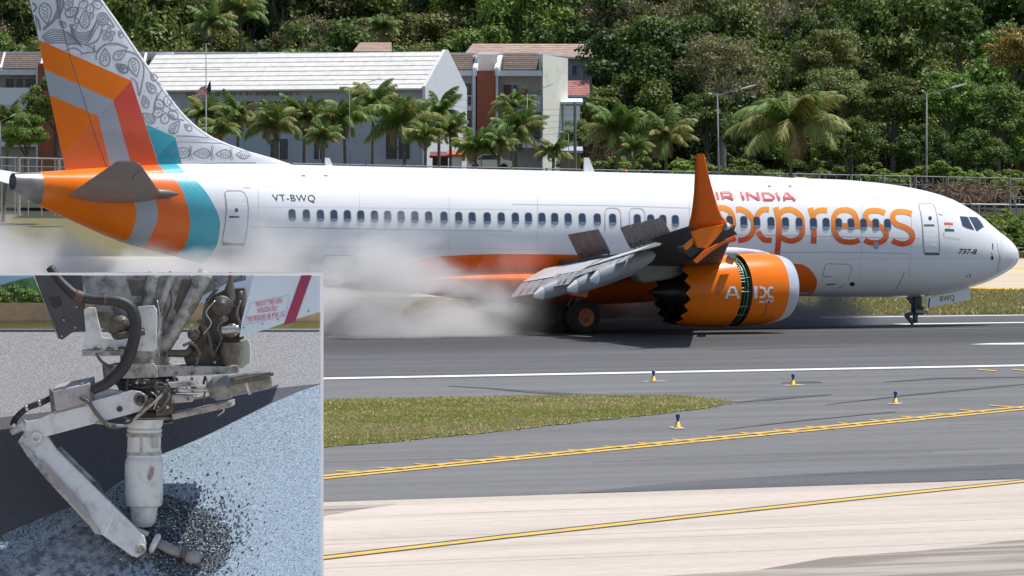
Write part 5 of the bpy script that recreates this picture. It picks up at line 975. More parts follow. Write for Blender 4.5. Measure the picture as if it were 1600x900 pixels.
tree_src(0, 4.6, 4.4, 19000, 42, .17, [LM[0], LM[1]], 6.5, 1, .15); tree_src(1, 4.4, 4.6, 19000, 40, .16, [LM[1], LM[5]], 6.5, 2, .2); tree_src(2, 4.2, 4.0, 18000, 40, .145, [LM[2], LM[1]], 6.0, 3, .25); tree_src(3, 4.0, 4.4, 9000, 38, .12, [LM[3], LM[2]], 6.0, 4, .45, True); tree_src(4, 4.2, 4.2, 14000, 38, .15, [LM[2], LM[4]], 6.0, 5, .30); tree_src(5, 4.2, 4.3, 18000, 34, .17, [LM[5], LM[1]], 6.2, 6, .35); tree_src(6, 3.0, 6.6, 17000, 44, .16, [LM[0], LM[1]], 8.0, 7, .4)
KL = ['dense dark green broadleaf tree on the wooded slope', 'mid green bushy tree on the wooded slope', 'olive green rounded tree on the wooded slope', 'thin brownish tree with bare branches on the wooded slope', 'tree with yellow blossom among its leaves on the wooded slope', 'fresh bright green tree on the wooded slope', 'tall narrow dark tree on the wooded slope']
def tree(k, u, vtop, d, sc, label=None, zoff=None, group='trees covering the wooded slope', rz=None):
    me, tm, H_ = KINDS[k]; s_ = (u-800)/FPX*d; g_ = terr(s_, d) if zoff is None else zoff; p = SD(s_, d, g_-.3)
    T_ = empty('broadleaf_tree', tuple(p), label or KL[k], 'tree', group); T_.rotation_euler = (0, 0, rz if rz is not None else rr.uniform(0, 6.28)); T_.location.z -= 3.2*sc; T_.scale = (sc*rr.uniform(.9, 1.1), sc*rr.uniform(.9, 1.1), sc*rr.uniform(.85, 1.4))
    o = bpy.data.objects.new('crown', me); COL.objects.link(o); o.parent = T_; o.location = (0, 0, H_); o = bpy.data.objects.new('trunk', tm); COL.objects.link(o); o.parent = T_; return T_
def hero(k, u, v, d, wpx, label, group=None):   # crown centre at pixel
    me, tm, H_ = KINDS[k]; rx = {0: 4.6, 1: 4.4, 2: 4.2, 3: 4, 4: 4.2, 5: 4.2, 6: 3.2}[k]; sc = wpx*d/FPX/2/(rx*1.12); c = Pd(u, v, d); p = (c[0], c[1], c[2]-H_*sc)
    T_ = empty('broadleaf_tree', p, label, 'tree', group); T_.scale = (sc, sc, sc); T_.rotation_euler = (0, 0, rr.uniform(0, 6.28)); o = bpy.data.objects.new('crown', me); COL.objects.link(o); o.parent = T_; o.location = (0, 0, H_); o = bpy.data.objects.new('trunk', tm); COL.objects.link(o); o.parent = T_
rr = random.Random(21)
def where(k, u, row):
    h = 'above the tail fin' if u < 230 else 'above the left of the pale roof' if u < 450 else 'above the right of the pale roof' if u < 690 else 'above the apartment block' if u < 900 else 'above the big dark tree' if u < 1080 else 'above the left lamp post' if u < 1190 else 'above the large palm' if u < 1330 else 'between large palm and right lamp post' if u < 1440 else 'above the right lamp post' if u < 1530 else 'at the right edge'
    return KL[k].replace(' on the wooded slope', '')+', '+['lowest row', 'second row', 'third row', 'fourth row', 'fifth row', 'sixth row', 'seventh row', 'eighth row', 'topmost row'][row]+' '+h
for row, (d, step) in enumerate([(478, 62), (505, 58), (532, 56), (560, 56), (590, 56), (622, 56), (656, 58), (692, 60), (730, 60)]):
    u = -150+rr.uniform(0, 30)
    while u < 1860:
        skip = d < 500 and u < 900
        if not skip:
            w_ = [4, 5, 5, 2.0, .0, 2.6, 1.4] if u < 700 else [3.5, 5, 5, 2.4, .2, 3, 2]
            if 850 < u < 1120: w_ = [3, 3, 4, 5, 0, 1, 1]
            if u > 1530 and d < 600: w_ = [2, 2, 2, 1, 4, 2, 1]
            k = rr.choices(range(7), w_)[0]; tree(k, u+rr.uniform(-14, 14), 0, d+rr.uniform(-11, 11), rr.choice((.75, .95, 1.1, 1.3, 1.6))*rr.uniform(.9, 1.1), where(k, u, row))
        u += step*rr.uniform(.75, 1.25)
for a in [(0, 1010, 130, 470, 215, 'very large dark green tree right of the white block'), (0, 985, 190, 462, 170, 'dark green tree low beside the big one, behind two palms'), (5, 1010, 85, 474, 130, 'bright topped tree crown above the big dark tree'), (3, 1130, 120, 466, 150, 'bare brownish tree behind the left lamp post'), (1, 1105, 195, 456, 110, 'green tree low behind the left lamp post'), (0, 1170, 220, 450, 100, 'dark tree between the left lamp post and the large palm'), (2, 1290, 95, 470, 120, 'olive rounded tree high above the large palm'), (2, 1310, 160, 458, 130, 'olive tree just right of the large palm'), (1, 1395, 175, 455, 120, 'grey green tree left of the right lamp post'), (5, 1480, 165, 452, 110, 'fresh green tree right behind the right lamp post'), (0, 1330, 235, 446, 110, 'dark bush like tree above the forward fuselage'), (4, 1585, 90, 458, 110, 'yellow blossoming tree at the right edge'), (1, 1560, 190, 452, 130, 'dense green tree at the right edge below the yellow one'), (0, 1440, 240, 446, 100, 'dark tree behind the fence above the cockpit door'), (0, 1530, 245, 444, 95, 'dark tree behind the fence above the nose'), (1, 90, 170, 408, 110, 'leafy tree partly behind the fin, before the red pillar'), (1, 40, 215, 405, 80, 'bushy green tree low at the far left behind the fence'), (1, 120, 228, 402, 60, 'small green tree beside the fin edge at the left'), (6, 1500, 60, 500, 80, 'tall dark vine covered tree above the right lamp post'), (1, 905, 215, 440, 60, 'small tree behind the utility pole')]: hero(*a)
# undergrowth just behind and before the fence at the right
SHM = [crown('shrub', .95, .8, 2200, 9, .085, [LM[i], LM[5]], 30+i, .5)[0] for i in (1, 5)]
SHRUB0 = 0
for i in range(150):
    u = rr.uniform(1440, 1780); v = rr.uniform(338, 392); d = rr.uniform(352, 372); 
    if u < 1490 and v > 350: continue
    c = Pd(u, v, d); k = rr.choice((0, 0, 1)); o = bpy.data.objects.new('shrub', SHM[k]); COL.objects.link(o); o.location = (c[0], c[1], max(c[2], terr((u-800)/FPX*d, d)+.2)); s_ = rr.uniform(.6, 1.15); o.scale = (s_, s_, s_*.9); o.rotation_euler = (0, 0, rr.uniform(0, 6.28)); tag(o, ['leafy green shrub in the hedge right of the nose', 'bright green shrub in the hedge right of the nose'][k], 'shrub', 'shrubs growing along the front fence')
for i in range(60):
    u = rr.uniform(880, 1640); v = rr.uniform(262, 296)+(u-1200)*.02; d = rr.uniform(424, 440); c = Pd(u, v, d); k = rr.choice((0, 1)); o = bpy.data.objects.new('shrub', SHM[k]); COL.objects.link(o); o.location = (c[0], c[1], c[2]); s_ = rr.uniform(1.0, 2.0); o.scale = (s_, s_, s_*.8); o.rotation_euler = (0, 0, rr.uniform(0, 6.28)); tag(o, ['leafy green shrub close behind the boundary fence', 'bright green shrub close behind the boundary fence'][k]+(', below the big dark tree' if u < 1080 else ', near the left lamp post' if u < 1180 else ', under the largest palm' if u < 1300 else ', above the lettering' if u < 1420 else ', near the right lamp post' if u < 1500 else ', at the right edge'), 'shrub', 'shrubs growing behind the boundary fence')
# heap of brown cuttings behind the fence, upper right of the nose
mb = MB()
for i in range(900):
    u = rr.gauss(1505, 36); v = min(318, max(286, rr.gauss(303, 9))); c = Pd(u, v, rr.uniform(408, 414)); a = Vector((rr.gauss(0, 1), rr.gauss(0, 1), rr.gauss(0, .6))).normalized()*rr.uniform(.1, .6); mb.tube([Vector(c)-a, Vector(c)+a], rr.uniform(.015, .05), 3)
tag(mb.build('brushwood_heap', M('cut_brown_branches', (.30, .20, .13), .9, .5, 1.2, col2=(.08, .06, .045))), 'heap of cut brown branches behind the fence above the nose', 'brushwood', kind='stuff')

# ------------------------------------------------------------------ smoke
def smoke(name, lo, hi, dens, col, label, scale, thr, shape):
    mb = MB(); c = [(a+b)/2 for a, b in zip(lo, hi)]; mb.box((0, 0, 0), [b-a for a, b in zip(lo, hi)]); m = bpy.data.materials.new(name+'_volume'); m.use_nodes = True; n = m.node_tree.nodes; L = m.node_tree.links; n.remove(n['Principled BSDF'])
    pv = n.new('ShaderNodeVolumePrincipled'); pv.inputs['Color'].default_value = (*col, 1); pv.inputs['Anisotropy'].default_value = .1; L.new(pv.outputs[0], n['Material Output'].inputs['Volume'])
    tc = n.new('ShaderNodeTexCoord'); no = n.new('ShaderNodeTexNoise'); no.inputs['Scale'].default_value = scale; no.inputs['Detail'].default_value = 6; no.inputs['Roughness'].default_value = .6; no.inputs['Distortion'].default_value = .6
    mpn = n.new('ShaderNodeMapping'); mpn.inputs['Scale'].default_value = (1, .35, 1.25); L.new(tc.outputs['Object'], mpn.inputs[0]); L.new(mpn.outputs[0], no.inputs['Vector']); sx = n.new('ShaderNodeSeparateXYZ'); L.new(tc.outputs['Object'], sx.inputs[0])
    def mr(src, a, b, c_, d_):
        q = n.new('ShaderNodeMapRange'); q.interpolation_type = 'SMOOTHSTEP'; q.inputs[1].default_value = a; q.inputs[2].default_value = b; q.inputs[3].default_value = c_; q.inputs[4].default_value = d_; L.new(src, q.inputs[0]); return q.outputs[0]
    def op(o, a, b):
        q = n.new('ShaderNodeMath'); q.operation = o
        for i, t in enumerate((a, b)):
            if isinstance(t, (int, float)): q.inputs[i].default_value = t
            else: L.new(t, q.inputs[i])
        return q.outputs[0]
    X = op('ADD', sx.outputs[0], c[0]); Y = op('ADD', sx.outputs[1], c[1]); Z = op('ADD', sx.outputs[2], c[2])
    mask, top = shape(mr, op, X, Y, Z)
    f = op('SUBTRACT', op('ADD', op('MULTIPLY', op('SUBTRACT', no.outputs['Fac'], .5), 1.9), top), thr-.5); f = op('MAXIMUM', f, 0.0); f = op('MINIMUM', op('MULTIPLY', f, 3.5), 1.0); f = op('MULTIPLY', f, mask); L.new(op('MULTIPLY', f, dens), pv.inputs['Density'])
    o = mb.build(name, m); o.location = c; tag(o, label, 'smoke', kind='stuff'); return o
def s_main(mr, op, X, Y, Z):
    mask = op('MULTIPLY', mr(op('SUBTRACT', X, op('MULTIPLY', op('ADD', Y, 3.0), .557)), -20.4, -25.0, 0, 1), op('MULTIPLY', mr(Y, -7.2, -4.8, 0, 1), mr(Y, 3, 1, 0, 1)))
    # height of the bank grows towards the tail
    hgt = op('ADD', mr(X, -21, -29, 1.35, 2.9), mr(X, -34, -40, 0, .9)); top = op('MULTIPLY', op('SUBTRACT', hgt, Z), .22); top = op('MINIMUM', op('MAXIMUM', top, -.10), .20); mask = op('MULTIPLY', mask, mr(Z, 4.2, 1.1, .10, 1))
    return mask, top
smoke('smoke', (-50, -7.4, .03), (-20.3, 3.2, 5.4), .85, (.93, .92, .91), 'billowing pale grey smoke bank trailing from the main wheels under the tail', .38, .52, s_main)
def s_mid(mr, op, X, Y, Z):
    mask = op('MULTIPLY', mr(X, -5.6, -8.0, 0, 1), op('MULTIPLY', mr(Y, -1.5, -.3, 0, 1), mr(Y, 3.5, 1.5, 0, 1))); top = op('MULTIPLY', op('SUBTRACT', op('ADD', mr(X, -4.5, -10, .4, 1.15), mr(X, -13, -17, 0, -.35)), Z), .45); return mask, top
smoke('scrape_smoke', (-21.5, -1.8, .03), (-4.3, 3.8, 1.9), 1.3, (.42, .41, .45), 'low dark smoke trailing along the runway from the scraping nose gear', .55, .46, s_mid)

# ------------------------------------------------------------------ inset close up of the broken nose gear, built as an open case
CD = 24.0; ws = CD/FPX
RhN = RT; 
def K(u, v, dep=0.0): return CAM+ray(u, v)*(CD+dep)
CO = K(252, 905, 0)
CASE = empty('display_case', tuple(CO), 'white framed open display case standing at the lower left', 'display case')
def k(u, v, dep=0.0): return K(u, v, dep)-CO
FRM = M('white_case_frame', (.95, .95, .95), .5, .02)
def kbar(name, u0, u1, v0, v1, d0, d1, mat, par=CASE):
    mb = MB(); mb.hexa([k(u0, v1, d0), k(u1, v1, d0), k(u1, v1, d1), k(u0, v1, d1)], [k(u0, v0, d0), k(u1, v0, d0), k(u1, v0, d1), k(u0, v0, d1)]); return mb.build(name, mat, par)
kbar('top_rail', -25, 505.5, 426, 430, 0, .04, FRM); kbar('side_post', 501, 505.5, 430.01, 930, 0, .04, FRM); kbar('side_post', -25, -20, 430.01, 930, 0, .04, FRM); kbar('bottom_rail', -20, 501, 925, 930, 0, .04, FRM)
kbar('left_wall', -23, -20.5, 431, 925, .045, 1.6, M('case_side_panel', (.12, .12, .13), .6)); kbar('rear_post', 498, 501, 505, 925, 1.62, 1.66, FRM); kbar('rear_post', -23, -20, 505, 925, 1.62, 1.66, FRM)  # unseen left wall added to block sky light from the floor
kbar('plinth', -15, 495, 932, 1850, .1, 1.5, M('plinth_paint', (.5, .5, .5), .7))
# raked runway surface inside the case
FA, FB = K(250, 515, 1.42), K(250, 900, .10); FNRM = np.cross(RT, FA-FB); FNRM /= np.linalg.norm(FNRM)
def vdep(v): r = ray(250, v); return ((FA-CAM)@FNRM)/(r@FNRM)-CD
def fl_(u, v, lift=0.0): return K(u, v, vdep(v)) + np.array([0, 0, lift])
nU, nV = 60, 60
rn = np.random.default_rng(4)
FLM = M('scraped_runway_surface', (.50, .63, .76), .8, scale=95, col2=(.18, .25, .34), lo=.34, hi=.62, detail=8, bump=.6)
ASM = M('clean_runway_surface', (.30, .305, .32), .85, scale=120, var=.25, detail=3, bump=.3, lo=.4, hi=.6)
SCR = M('scraped_track', (.36, .40, .44), .85, scale=20, stretch=(1, 1, 1), col2=(.11, .13, .16), lo=.4, hi=.62, bump=.4)
ASM_SHADE = M('unscraped_dark_asphalt', (.09, .10, .115), .85, scale=160, col2=(.05, .055, .065), lo=.4, hi=.7, detail=3)  # unused darker copy of the clean surface, shade put into its colour
def patch(name, poly, mat, lift, res=12):
    bm = bmesh.new(); bm.faces.new([bm.verts.new((x, y, 0)) for x, y in poly]); bm_project(bm, lambda u, v: tuple(fl_(u, v, lift)-CO), res); me = bpy.data.meshes.new(name); bm.to_mesh(me); bm.free(); me.materials.append(mat); o = bpy.data.objects.new(name, me); COL.objects.link(o); o.parent = CASE; return o
patch('runway_surface', [(-19, 515), (500, 515), (500, 925), (-19, 925)], ASM, 0, 0)
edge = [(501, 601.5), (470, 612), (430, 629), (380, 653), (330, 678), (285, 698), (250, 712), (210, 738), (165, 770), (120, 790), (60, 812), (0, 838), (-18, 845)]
top_e = [(-18, 674), (0, 672), (60, 664), (200, 645), (330, 620), (420, 606), (460, 602), (501, 600)]
patch('foam_covered_surface', edge+[(-18, 925), (501, 925)], FLM, .004, 0)
SHADEA = M('rubbered_runway_surface', (.12, .13, .15), .85, scale=130, col2=(.065, .07, .085), lo=.4, hi=.65, detail=3)
shade_rim = [(-18, 655), (40, 648), (110, 640), (200, 632), (300, 622), (400, 610), (470, 603), (501, 600)]
patch('rubbered_surface', shade_rim+edge[1:], SHADEA, .002, 0)  # shade of the wedge painted into the surface colour
bed = [(205, 790), (235, 775), (270, 778), (300, 790), (330, 808), (352, 830), (360, 858), (352, 885), (325, 905), (290, 912), (262, 900), (240, 880), (225, 850), (205, 820)]
patch('crumbled_bed', [(u+rr.uniform(-4, 4), v+rr.uniform(-4, 4)) for a_, b_ in zip(bed, bed[1:]+bed[:1]) for u, v in [(a_[0]+(b_[0]-a_[0])*t, a_[1]+(b_[1]-a_[1])*t) for t in (0, .33, .66)]], M('crumbled_rubber_bed', (.20, .24, .27), .9, scale=90, col2=(.035, .045, .055), lo=.45, hi=.62), .006, 0)
patch('scraped_track', [(60, 900), (0, 925), (-18, 925), (-18, 900), (60, 850), (130, 815), (180, 790), (225, 800), (250, 840), (210, 880), (160, 925), (60, 925)][3:]+[(-18, 925)], SCR, .005, 0)
# rubble
CH1 = M('dark_rubble', (.05, .06, .07), .7, .5, 20); CH2 = M('pale_rubble', (.40, .47, .52), .8, .3, 20)
mb = MB()
def chip(u, v, s):
    c = fl_(u, v, .008)-CO; R_ = Matrix.Rotation(rr.uniform(0, 6.28), 3, Vector((rr.random(), rr.random(), rr.random())).normalized()); mi = 0 if rr.random() < .68 else 1; pts = [R_ @ Vector((s*rr.uniform(.4, 1)*a, s*rr.uniform(.4, 1)*b, s*.5*c_)) for a, b, c_ in ((1, 0, 0), (0, 1, 0), (-1, 0, 0), (0, -1, 0), (.2, .1, .8))]; mb.add([p+Vector(c) for p in pts], [(0, 1, 4), (1, 2, 4), (2, 3, 4), (3, 0, 4), (3, 2, 1, 0)], mi)
for i in range(7600):
    if i < 5200: u, v = rr.gauss(280, 46), rr.gauss(840, 34); s = rr.uniform(.004, .012)
    elif i < 6400: u, v = rr.uniform(-10, 220), 0; v = np.interp(u, [0, 60, 120, 165, 220], [838, 812, 790, 770, 745])+abs(rr.gauss(0, 28)); s = rr.uniform(.003, .008)
    else: u, v = rr.uniform(230, 495), rr.uniform(640, 900); s = rr.uniform(.002, .005); 
    if u < -15 or u > 497 or v > 920 or v < 610 or (v < np.interp(u, [0, 250, 430, 500], [838, 712, 629, 602])): continue
    chip(u, v, s)
tag(mb.build('rubble', [CH1, CH2], CASE, fix=False), kind='stuff')
# painted terrain at the back of the case: grass, earth bank, bushes, hill and sky board
D1 = vdep(515)
kbar('grass_strip', -20, 500, 503, 517, D1, D1+.01, M('model_grass', (.26, .30, .07), .9, .3, 20, col2=(.36, .30, .12))); kbar('earth_bank', -20, 500, 473, 504, D1+.012, D1+.03, M('model_earth', (.60, .42, .24), .9, .15, 15)); kbar('white_line', -20, 500, 513.5, 515.5, D1-.012, D1-.002, FRM)
kbar('sky_board', -20, 500, 430.5, 505, D1+.17, D1+.18, M('sky_board_paint', (.62, .78, .92), .9, .05, 2)); mb = MB(); mb.prism([k(-20, 480, D1+.15), k(120, 480, D1+.15), k(120, 438, D1+.15), k(60, 432, D1+.15), k(35, 436, D1+.15), k(0, 446, D1+.15), k(-20, 450, D1+.15)], tuple(FH*.01)); mb.build('hill', M('model_hill', (.20, .34, .16), .9, .3, 20), CASE)
cm = crown('bush', .075, .06, 900, 8, .0065, [leafmat('model_bush_leaves', (.05, .10, .02), (.26, .40, .10), .2)], 77)[0]
for u, v, s in ((8, 466, 1), (30, 462, 1.1), (52, 466, 1), (70, 468, 1.1), (18, 478, .7), (42, 480, .7), (62, 482, .7), (-5, 474, 1)): o = bpy.data.objects.new('bush', cm); COL.objects.link(o); o.parent = CASE; o.location = k(u, v, D1+.08); o.scale = (s, s, s)
# panel added in place of the unseen belly, shaped to throw the shade wedge
sunv = np.array(SUN)
def up_to_shade_panel(u, v):
    p = fl_(u, v); # shade panel plane sloping slightly: heights follow the top rail
    for _ in range(30):
        pass
    n_ = UP*1.0; h0 = K(250, 427.2, 0); sl = ray(250, 427.2); pn = np.cross(RT, sl); pn /= np.linalg.norm(pn); t = ((h0-p)@pn)/(sunv@pn); q = p+sunv*t; r_ = (q-CAM); uu = 800+FPX*(r_@RT)/(r_@F); lim = 503.0
    if uu > lim: q = q-RT*((uu-lim)/FPX*(r_@F))
    return q-CO
rf = [up_to_shade_panel(u, v) for u, v in top_e+edge[1:]]
mb = MB(); mb.prism(rf, (0, 0, .006)); mb.build('roof_panel', M('belly_skin_paint', (.55, .57, .6), .5), CASE)

# the nose gear leg
GW = M('chalky_white_gear_paint', (.62, .65, .66), .5, .12, 12, col2=(.40, .41, .41), lo=.3, hi=.5, bump=.08); GG = M('dirty_grey_gear_paint', (.42, .415, .395), .55, .3, 16, col2=(.09, .085, .075), lo=.32, hi=.56, bump=.15); GD = M('greasy_black_metal', (.035, .033, .03), .4, .5, 20, col2=(.10, .085, .07), lo=.45, hi=.7, bump=.2); GB = M('brown_grease_metal', (.13, .115, .10), .45, .4, 18, metal=.3, bump=.2); GS = M('gear_steel', (.42, .42, .41), .3, .2, 20, metal=.7); HOSE = M('black_hose_rubber', (.022, .022, .026), .55, .3, 30, bump=.1); HOSEB = M('hose_clamp', (.10, .05, .04), .6); PALE = M('pale_door_paint', (.60, .70, .80), .4, .04, 4); PGR = M('pale_green_bracket', (.50, .55, .48), .5, .1)
GO = K(222, 820, .335); GEAR = empty('nose_landing_gear', tuple(GO), 'broken white nose gear leg with bent torque links and hoses inside the case', 'landing gear')
def q_(u, v, dep=0.0): return K(u, v, dep)-GO
def cyl(name, prof, mat, par=GEAR, dep=.335, n=32, seg=False):   # prof: (u centre, v, radius px)
    mb = MB(); P = []
    for u, v, r in prof:
        c = q_(u, v, dep); R_ = max(r*ws, 1e-4); P.append([c+RT*R_*math.cos(t)+FH*R_*math.sin(t) for t in np.linspace(0, 2*math.pi, n+1)[:-1]])
    mb.grid(P, 0, wrap=True); o = mb.build(name, mat, par, True); o.data.set_sharp_from_angle(angle=math.radians(30)); return o
def pl(name, pts, dep, th, mat, par=GEAR, bev=True):
    mb = MB(); mb.prism([q_(u, v, dep(v) if callable(dep) else dep) for u, v in pts], tuple(FH*th)); o = mb.build(name, mat, par)
    if bev: b = o.modifiers.new('b', 'BEVEL'); b.width = .0022; b.segments = 2; b.limit_method = 'ANGLE'
    return o
def tb(name, pts, r, mat, par=GEAR, n=10, k_=5):
    P = catmull([q_(*p) for p in pts], k_); rs = r*ws if not hasattr(r, '__len__') else [x*ws for x in np.interp(np.linspace(0, 1, len(P)), np.linspace(0, 1, len(r)), r)]; mb = MB(); mb.tube(P, rs, n); return mb.build(name, mat, par, True)
def bolt(u, v, dep, r, par, mat=GS, ln=.012, hexn=6):
    mb = MB(); lathe(mb, [(0, r*ws*.99), (.4*ln, r*ws), (ln, r*ws*.9), (ln, 0)], q_(u, v, dep), -FH, hexn); return mb.build('bolt', mat, par)
# lower strut cylinder
SC_ = cyl('strut', [(226, 655, 30), (226, 665, 28.5), (226, 668, 26), (225.6, 672, 28.5), (225.5, 676, 26.5), (225, 700, 26.5), (225, 708, 28), (225, 714, 26.8), (225, 720, 30), (225, 728, 30.5), (225, 770, 30.5), (225, 782, 29.5), (225, 790, 28), (225, 793, 22), (224.5, 812, 20), (224.5, 818, 17), (224.5, 823, 12), (224.5, 824, 0)], GW)
for v in (677, 706): 
    c = cyl('strut_band', [(225.3, v, 27.2), (225.3, v+.1, 28.4), (225.3, v+5, 28.4), (225.3, v+5.1, 27)], GG, SC_); c.matrix_parent_inverse = Matrix(); 
pl('data_plate', [(237, 683), (248, 683), (248, 700), (237, 700)], .335-28.2*ws, .004, GG, SC_); pl('pin_hole', [(219, 678), (222, 678), (222, 712), (219, 712)], .335-28.6*ws, .003, GG, SC_); pl('rust_patch', [(236, 728), (241, 731), (240, 742), (234, 752), (230, 747), (233, 738)], .335-31.0*ws, .0015, M('bare_scuffed_paint', (.30, .26, .26), .7), SC_, False)
# collar stack
for nm, pr_, m in (('swivel_collar', [(232, 640, 34), (232, 643, 38), (232, 654, 38), (230, 657, 30)], GB), ('grease_ring', [(232, 618, 36), (232, 622, 42), (232, 640, 42), (232, 641, 34)], GD), ('upper_ring', [(228, 590, 50), (228, 593, 52), (228, 598, 52), (228, 603, 46), (228, 618, 40)], GD)): cyl(nm, pr_, m, dep=.45)
for (pts, dp, th_, m, nm) in (([(160, 574), (172, 570), (372, 573), (372, 583), (320, 586), (270, 588), (200, 592), (164, 590)], .30, .34, GG, 'upper_plate'), ([(268, 647), (362, 627), (362, 636), (270, 656)], .30, .3, GG, 'lower_plate'), ([(128, 546), (170, 548), (205, 549), (206, 556), (128, 556)], .24, .3, GG, 'bracket_foot')): pl(nm, pts, dp, th_, m)
pl('plate_step', [(159, 570), (240, 568), (246, 576), (246, 590), (162, 592)], .26, .03, GG)
# upper casting
pl('main_casting', [(125, 430), (318, 430), (300, 470), (282, 512), (262, 530), (258, 572), (190, 575), (186, 545), (160, 500), (140, 470)], .42, .30, GG)
cyl('upper_cylinder', [(222, 480, 40), (224, 520, 38), (226, 560, 36), (227, 575, 38), (227, 588, 50)], GG, dep=.46)
tb('casting_rib', [(322, 425, .40), (300, 470, .38), (278, 510, .38), (255, 545, .42)], [13, 12, 10, 12], GG, n=8); tb('casting_rib', [(240, 425, .40), (232, 470, .40), (215, 520, .42)], [9, 8, 7], GG, n=8); tb('casting_rib', [(270, 425, .38), (258, 460, .38), (246, 500, .40)], [6, 6, 6], GG, n=8)
# lug bracket in front (white)
LUG = pl('lug_bracket', [(131, 484), (139, 480), (149, 481), (153, 500), (160, 527), (186, 531), (206, 527), (210, 485), (216, 479), (240, 477), (245, 485), (244, 546), (240, 549), (136, 546), (130, 540), (134, 520)], .25, .03, GW); 
for u in (152, 172, 190): tb('scallop', [(u-5, 545, .24), (u, 543, .236), (u+5, 545, .24)], 2.4, GB, LUG, 6)
cyl('pin', [(188, 505, 10)], GB) if False else None
mb = MB(); lathe(mb, [(-.06, .045), (.0, .05), (.02, .05), (.02, 0)], q_(188, 508, .30), -FH, 24); mb.build('bushing', GB, GEAR, True)
tb('cross_pin', [(182, 526, .26), (226, 518, .25)], 6, GD); 
# bay door panel at left
dp_ = pl('left_bay_door', [(52, 430), (128, 430), (135, 500), (134, 515), (112, 520), (97, 531), (92, 529), (86, 510), (66, 462)], .34, .02, M('dark_bay_door', (.065, .07, .08), .5, .2, 8)); pl('door_recess', [(75, 465), (92, 464), (97, 477), (84, 482)], .333, .006, BLK, dp_, False); tb('door_edge', [(52, 430, .336), (66, 464, .336), (92, 530, .336)], 1.2, GG, dp_, 5)
for u, v in ((97, 525), (118, 512), (100, 500), (120, 480), (110, 445)): bolt(u, v, .335, 1.6, dp_)
# thick black hose
HS = tb('hydraulic_hose', [(78, 418, .22), (95, 440, .20), (120, 462, .18), (150, 468, .17), (180, 470, .17), (203, 480, .17), (212, 505, .17), (207, 540, .17), (192, 575, .17), (168, 598, .18), (145, 609, .20)], [7, 7, 8.5, 8, 9, 9.5, 9.5, 9.5, 9.5, 9, 8], HOSE, n=14)
tb('hose_clamp', [(118, 461, .18), (131, 466, .178)], 9.6, HOSEB, HS); tb('hose_clamp', [(163, 469, .17), (167, 469, .17)], 9.6, HOSEB, HS)
tb('thin_hose', [(80, 622, .25), (62, 630, .24), (42, 638, .24), (26, 652, .25), (20, 664, .27)], 5, HOSE); tb('hose_band', [(40, 639, .24), (44, 637, .24)], 6, GS); tb('hose_band', [(60, 631, .24), (64, 629, .24)], 6, GS)
tb('grey_conduit', [(127, 622, .20), (138, 628, .17), (150, 645, .17), (165, 662, .17), (180, 667, .19), (205, 660, .2), (225, 640, .2), (238, 622, .2)], 3.4, GB); tb('thin_cable', [(150, 660, .2), (200, 665, .18), (215, 650, .18), (245, 625, .18), (262, 605, .2)], 2.4, GG)
# junction box
def hexbox(name, front, back_off, depth, mat, par=GEAR):
    mb = MB(); f = [q_(u, v, .20) for u, v in front]; b = [q_(u+back_off[0], v+back_off[1], .20+depth) for u, v in front]; mb.hexa(f, b); o = mb.build(name, mat, par); bv = o.modifiers.new('b', 'BEVEL'); bv.width = .003; bv.segments = 2; return o
JB = hexbox('junction_box', [(83, 648), (142, 634), (139, 600), (80, 612)], (9, -12), .10, M('box_grey_paint', (.42, .41, .41), .5, .15, 15, col2=(.30, .29, .29))); pl('box_side', [(76, 607), (83, 612), (88, 648), (80, 644)], .199, .05, GB, JB)
for u, v in ((86, 644), (136, 632), (100, 604), (129, 599), (105, 616), (123, 623)): bolt(u, v, .197, 2, JB)
# upper torque link
UL = pl('upper_torque_link', [(40, 659), (60, 655), (88, 642), (150, 625), (205, 610), (218, 612), (229, 620), (230, 634), (222, 642), (200, 648), (140, 664), (72, 682), (58, 680), (40, 672)], .20, .10, GW); pl('link_web', [(150, 628), (200, 612), (150, 606), (110, 622)], .27, .05, GW, UL)
for u, v, r in ((220, 624, 11), (57, 683, 9)): 
    mb = MB(); lathe(mb, [(0, r*ws), (.014, r*ws*.96), (.016, r*ws*.62), (.004, r*ws*.58), (.004, 0)], q_(u, v, .196), -FH, 24); mb.build('pivot_bushing', GB if u > 100 else GW, UL, True)
bolt(187, 639, .196, 5, UL, BLK); bolt(220, 624, .192, 5, UL, BLK, hexn=12)
mb = MB(); mb.tube([q_(17, 676, .26), q_(36, 664, .26), q_(58, 678, .25)], [x*ws for x in (5, 10, 11)], 14); mb.build('knee_joint', GW, GEAR, True)
for u, v in ((22, 665), (36, 683), (47, 664)): bolt(u, v, .22, 3.5, GEAR, GS)
LD = lambda o: (lambda v: .235+o-.13*(v-668)/203)
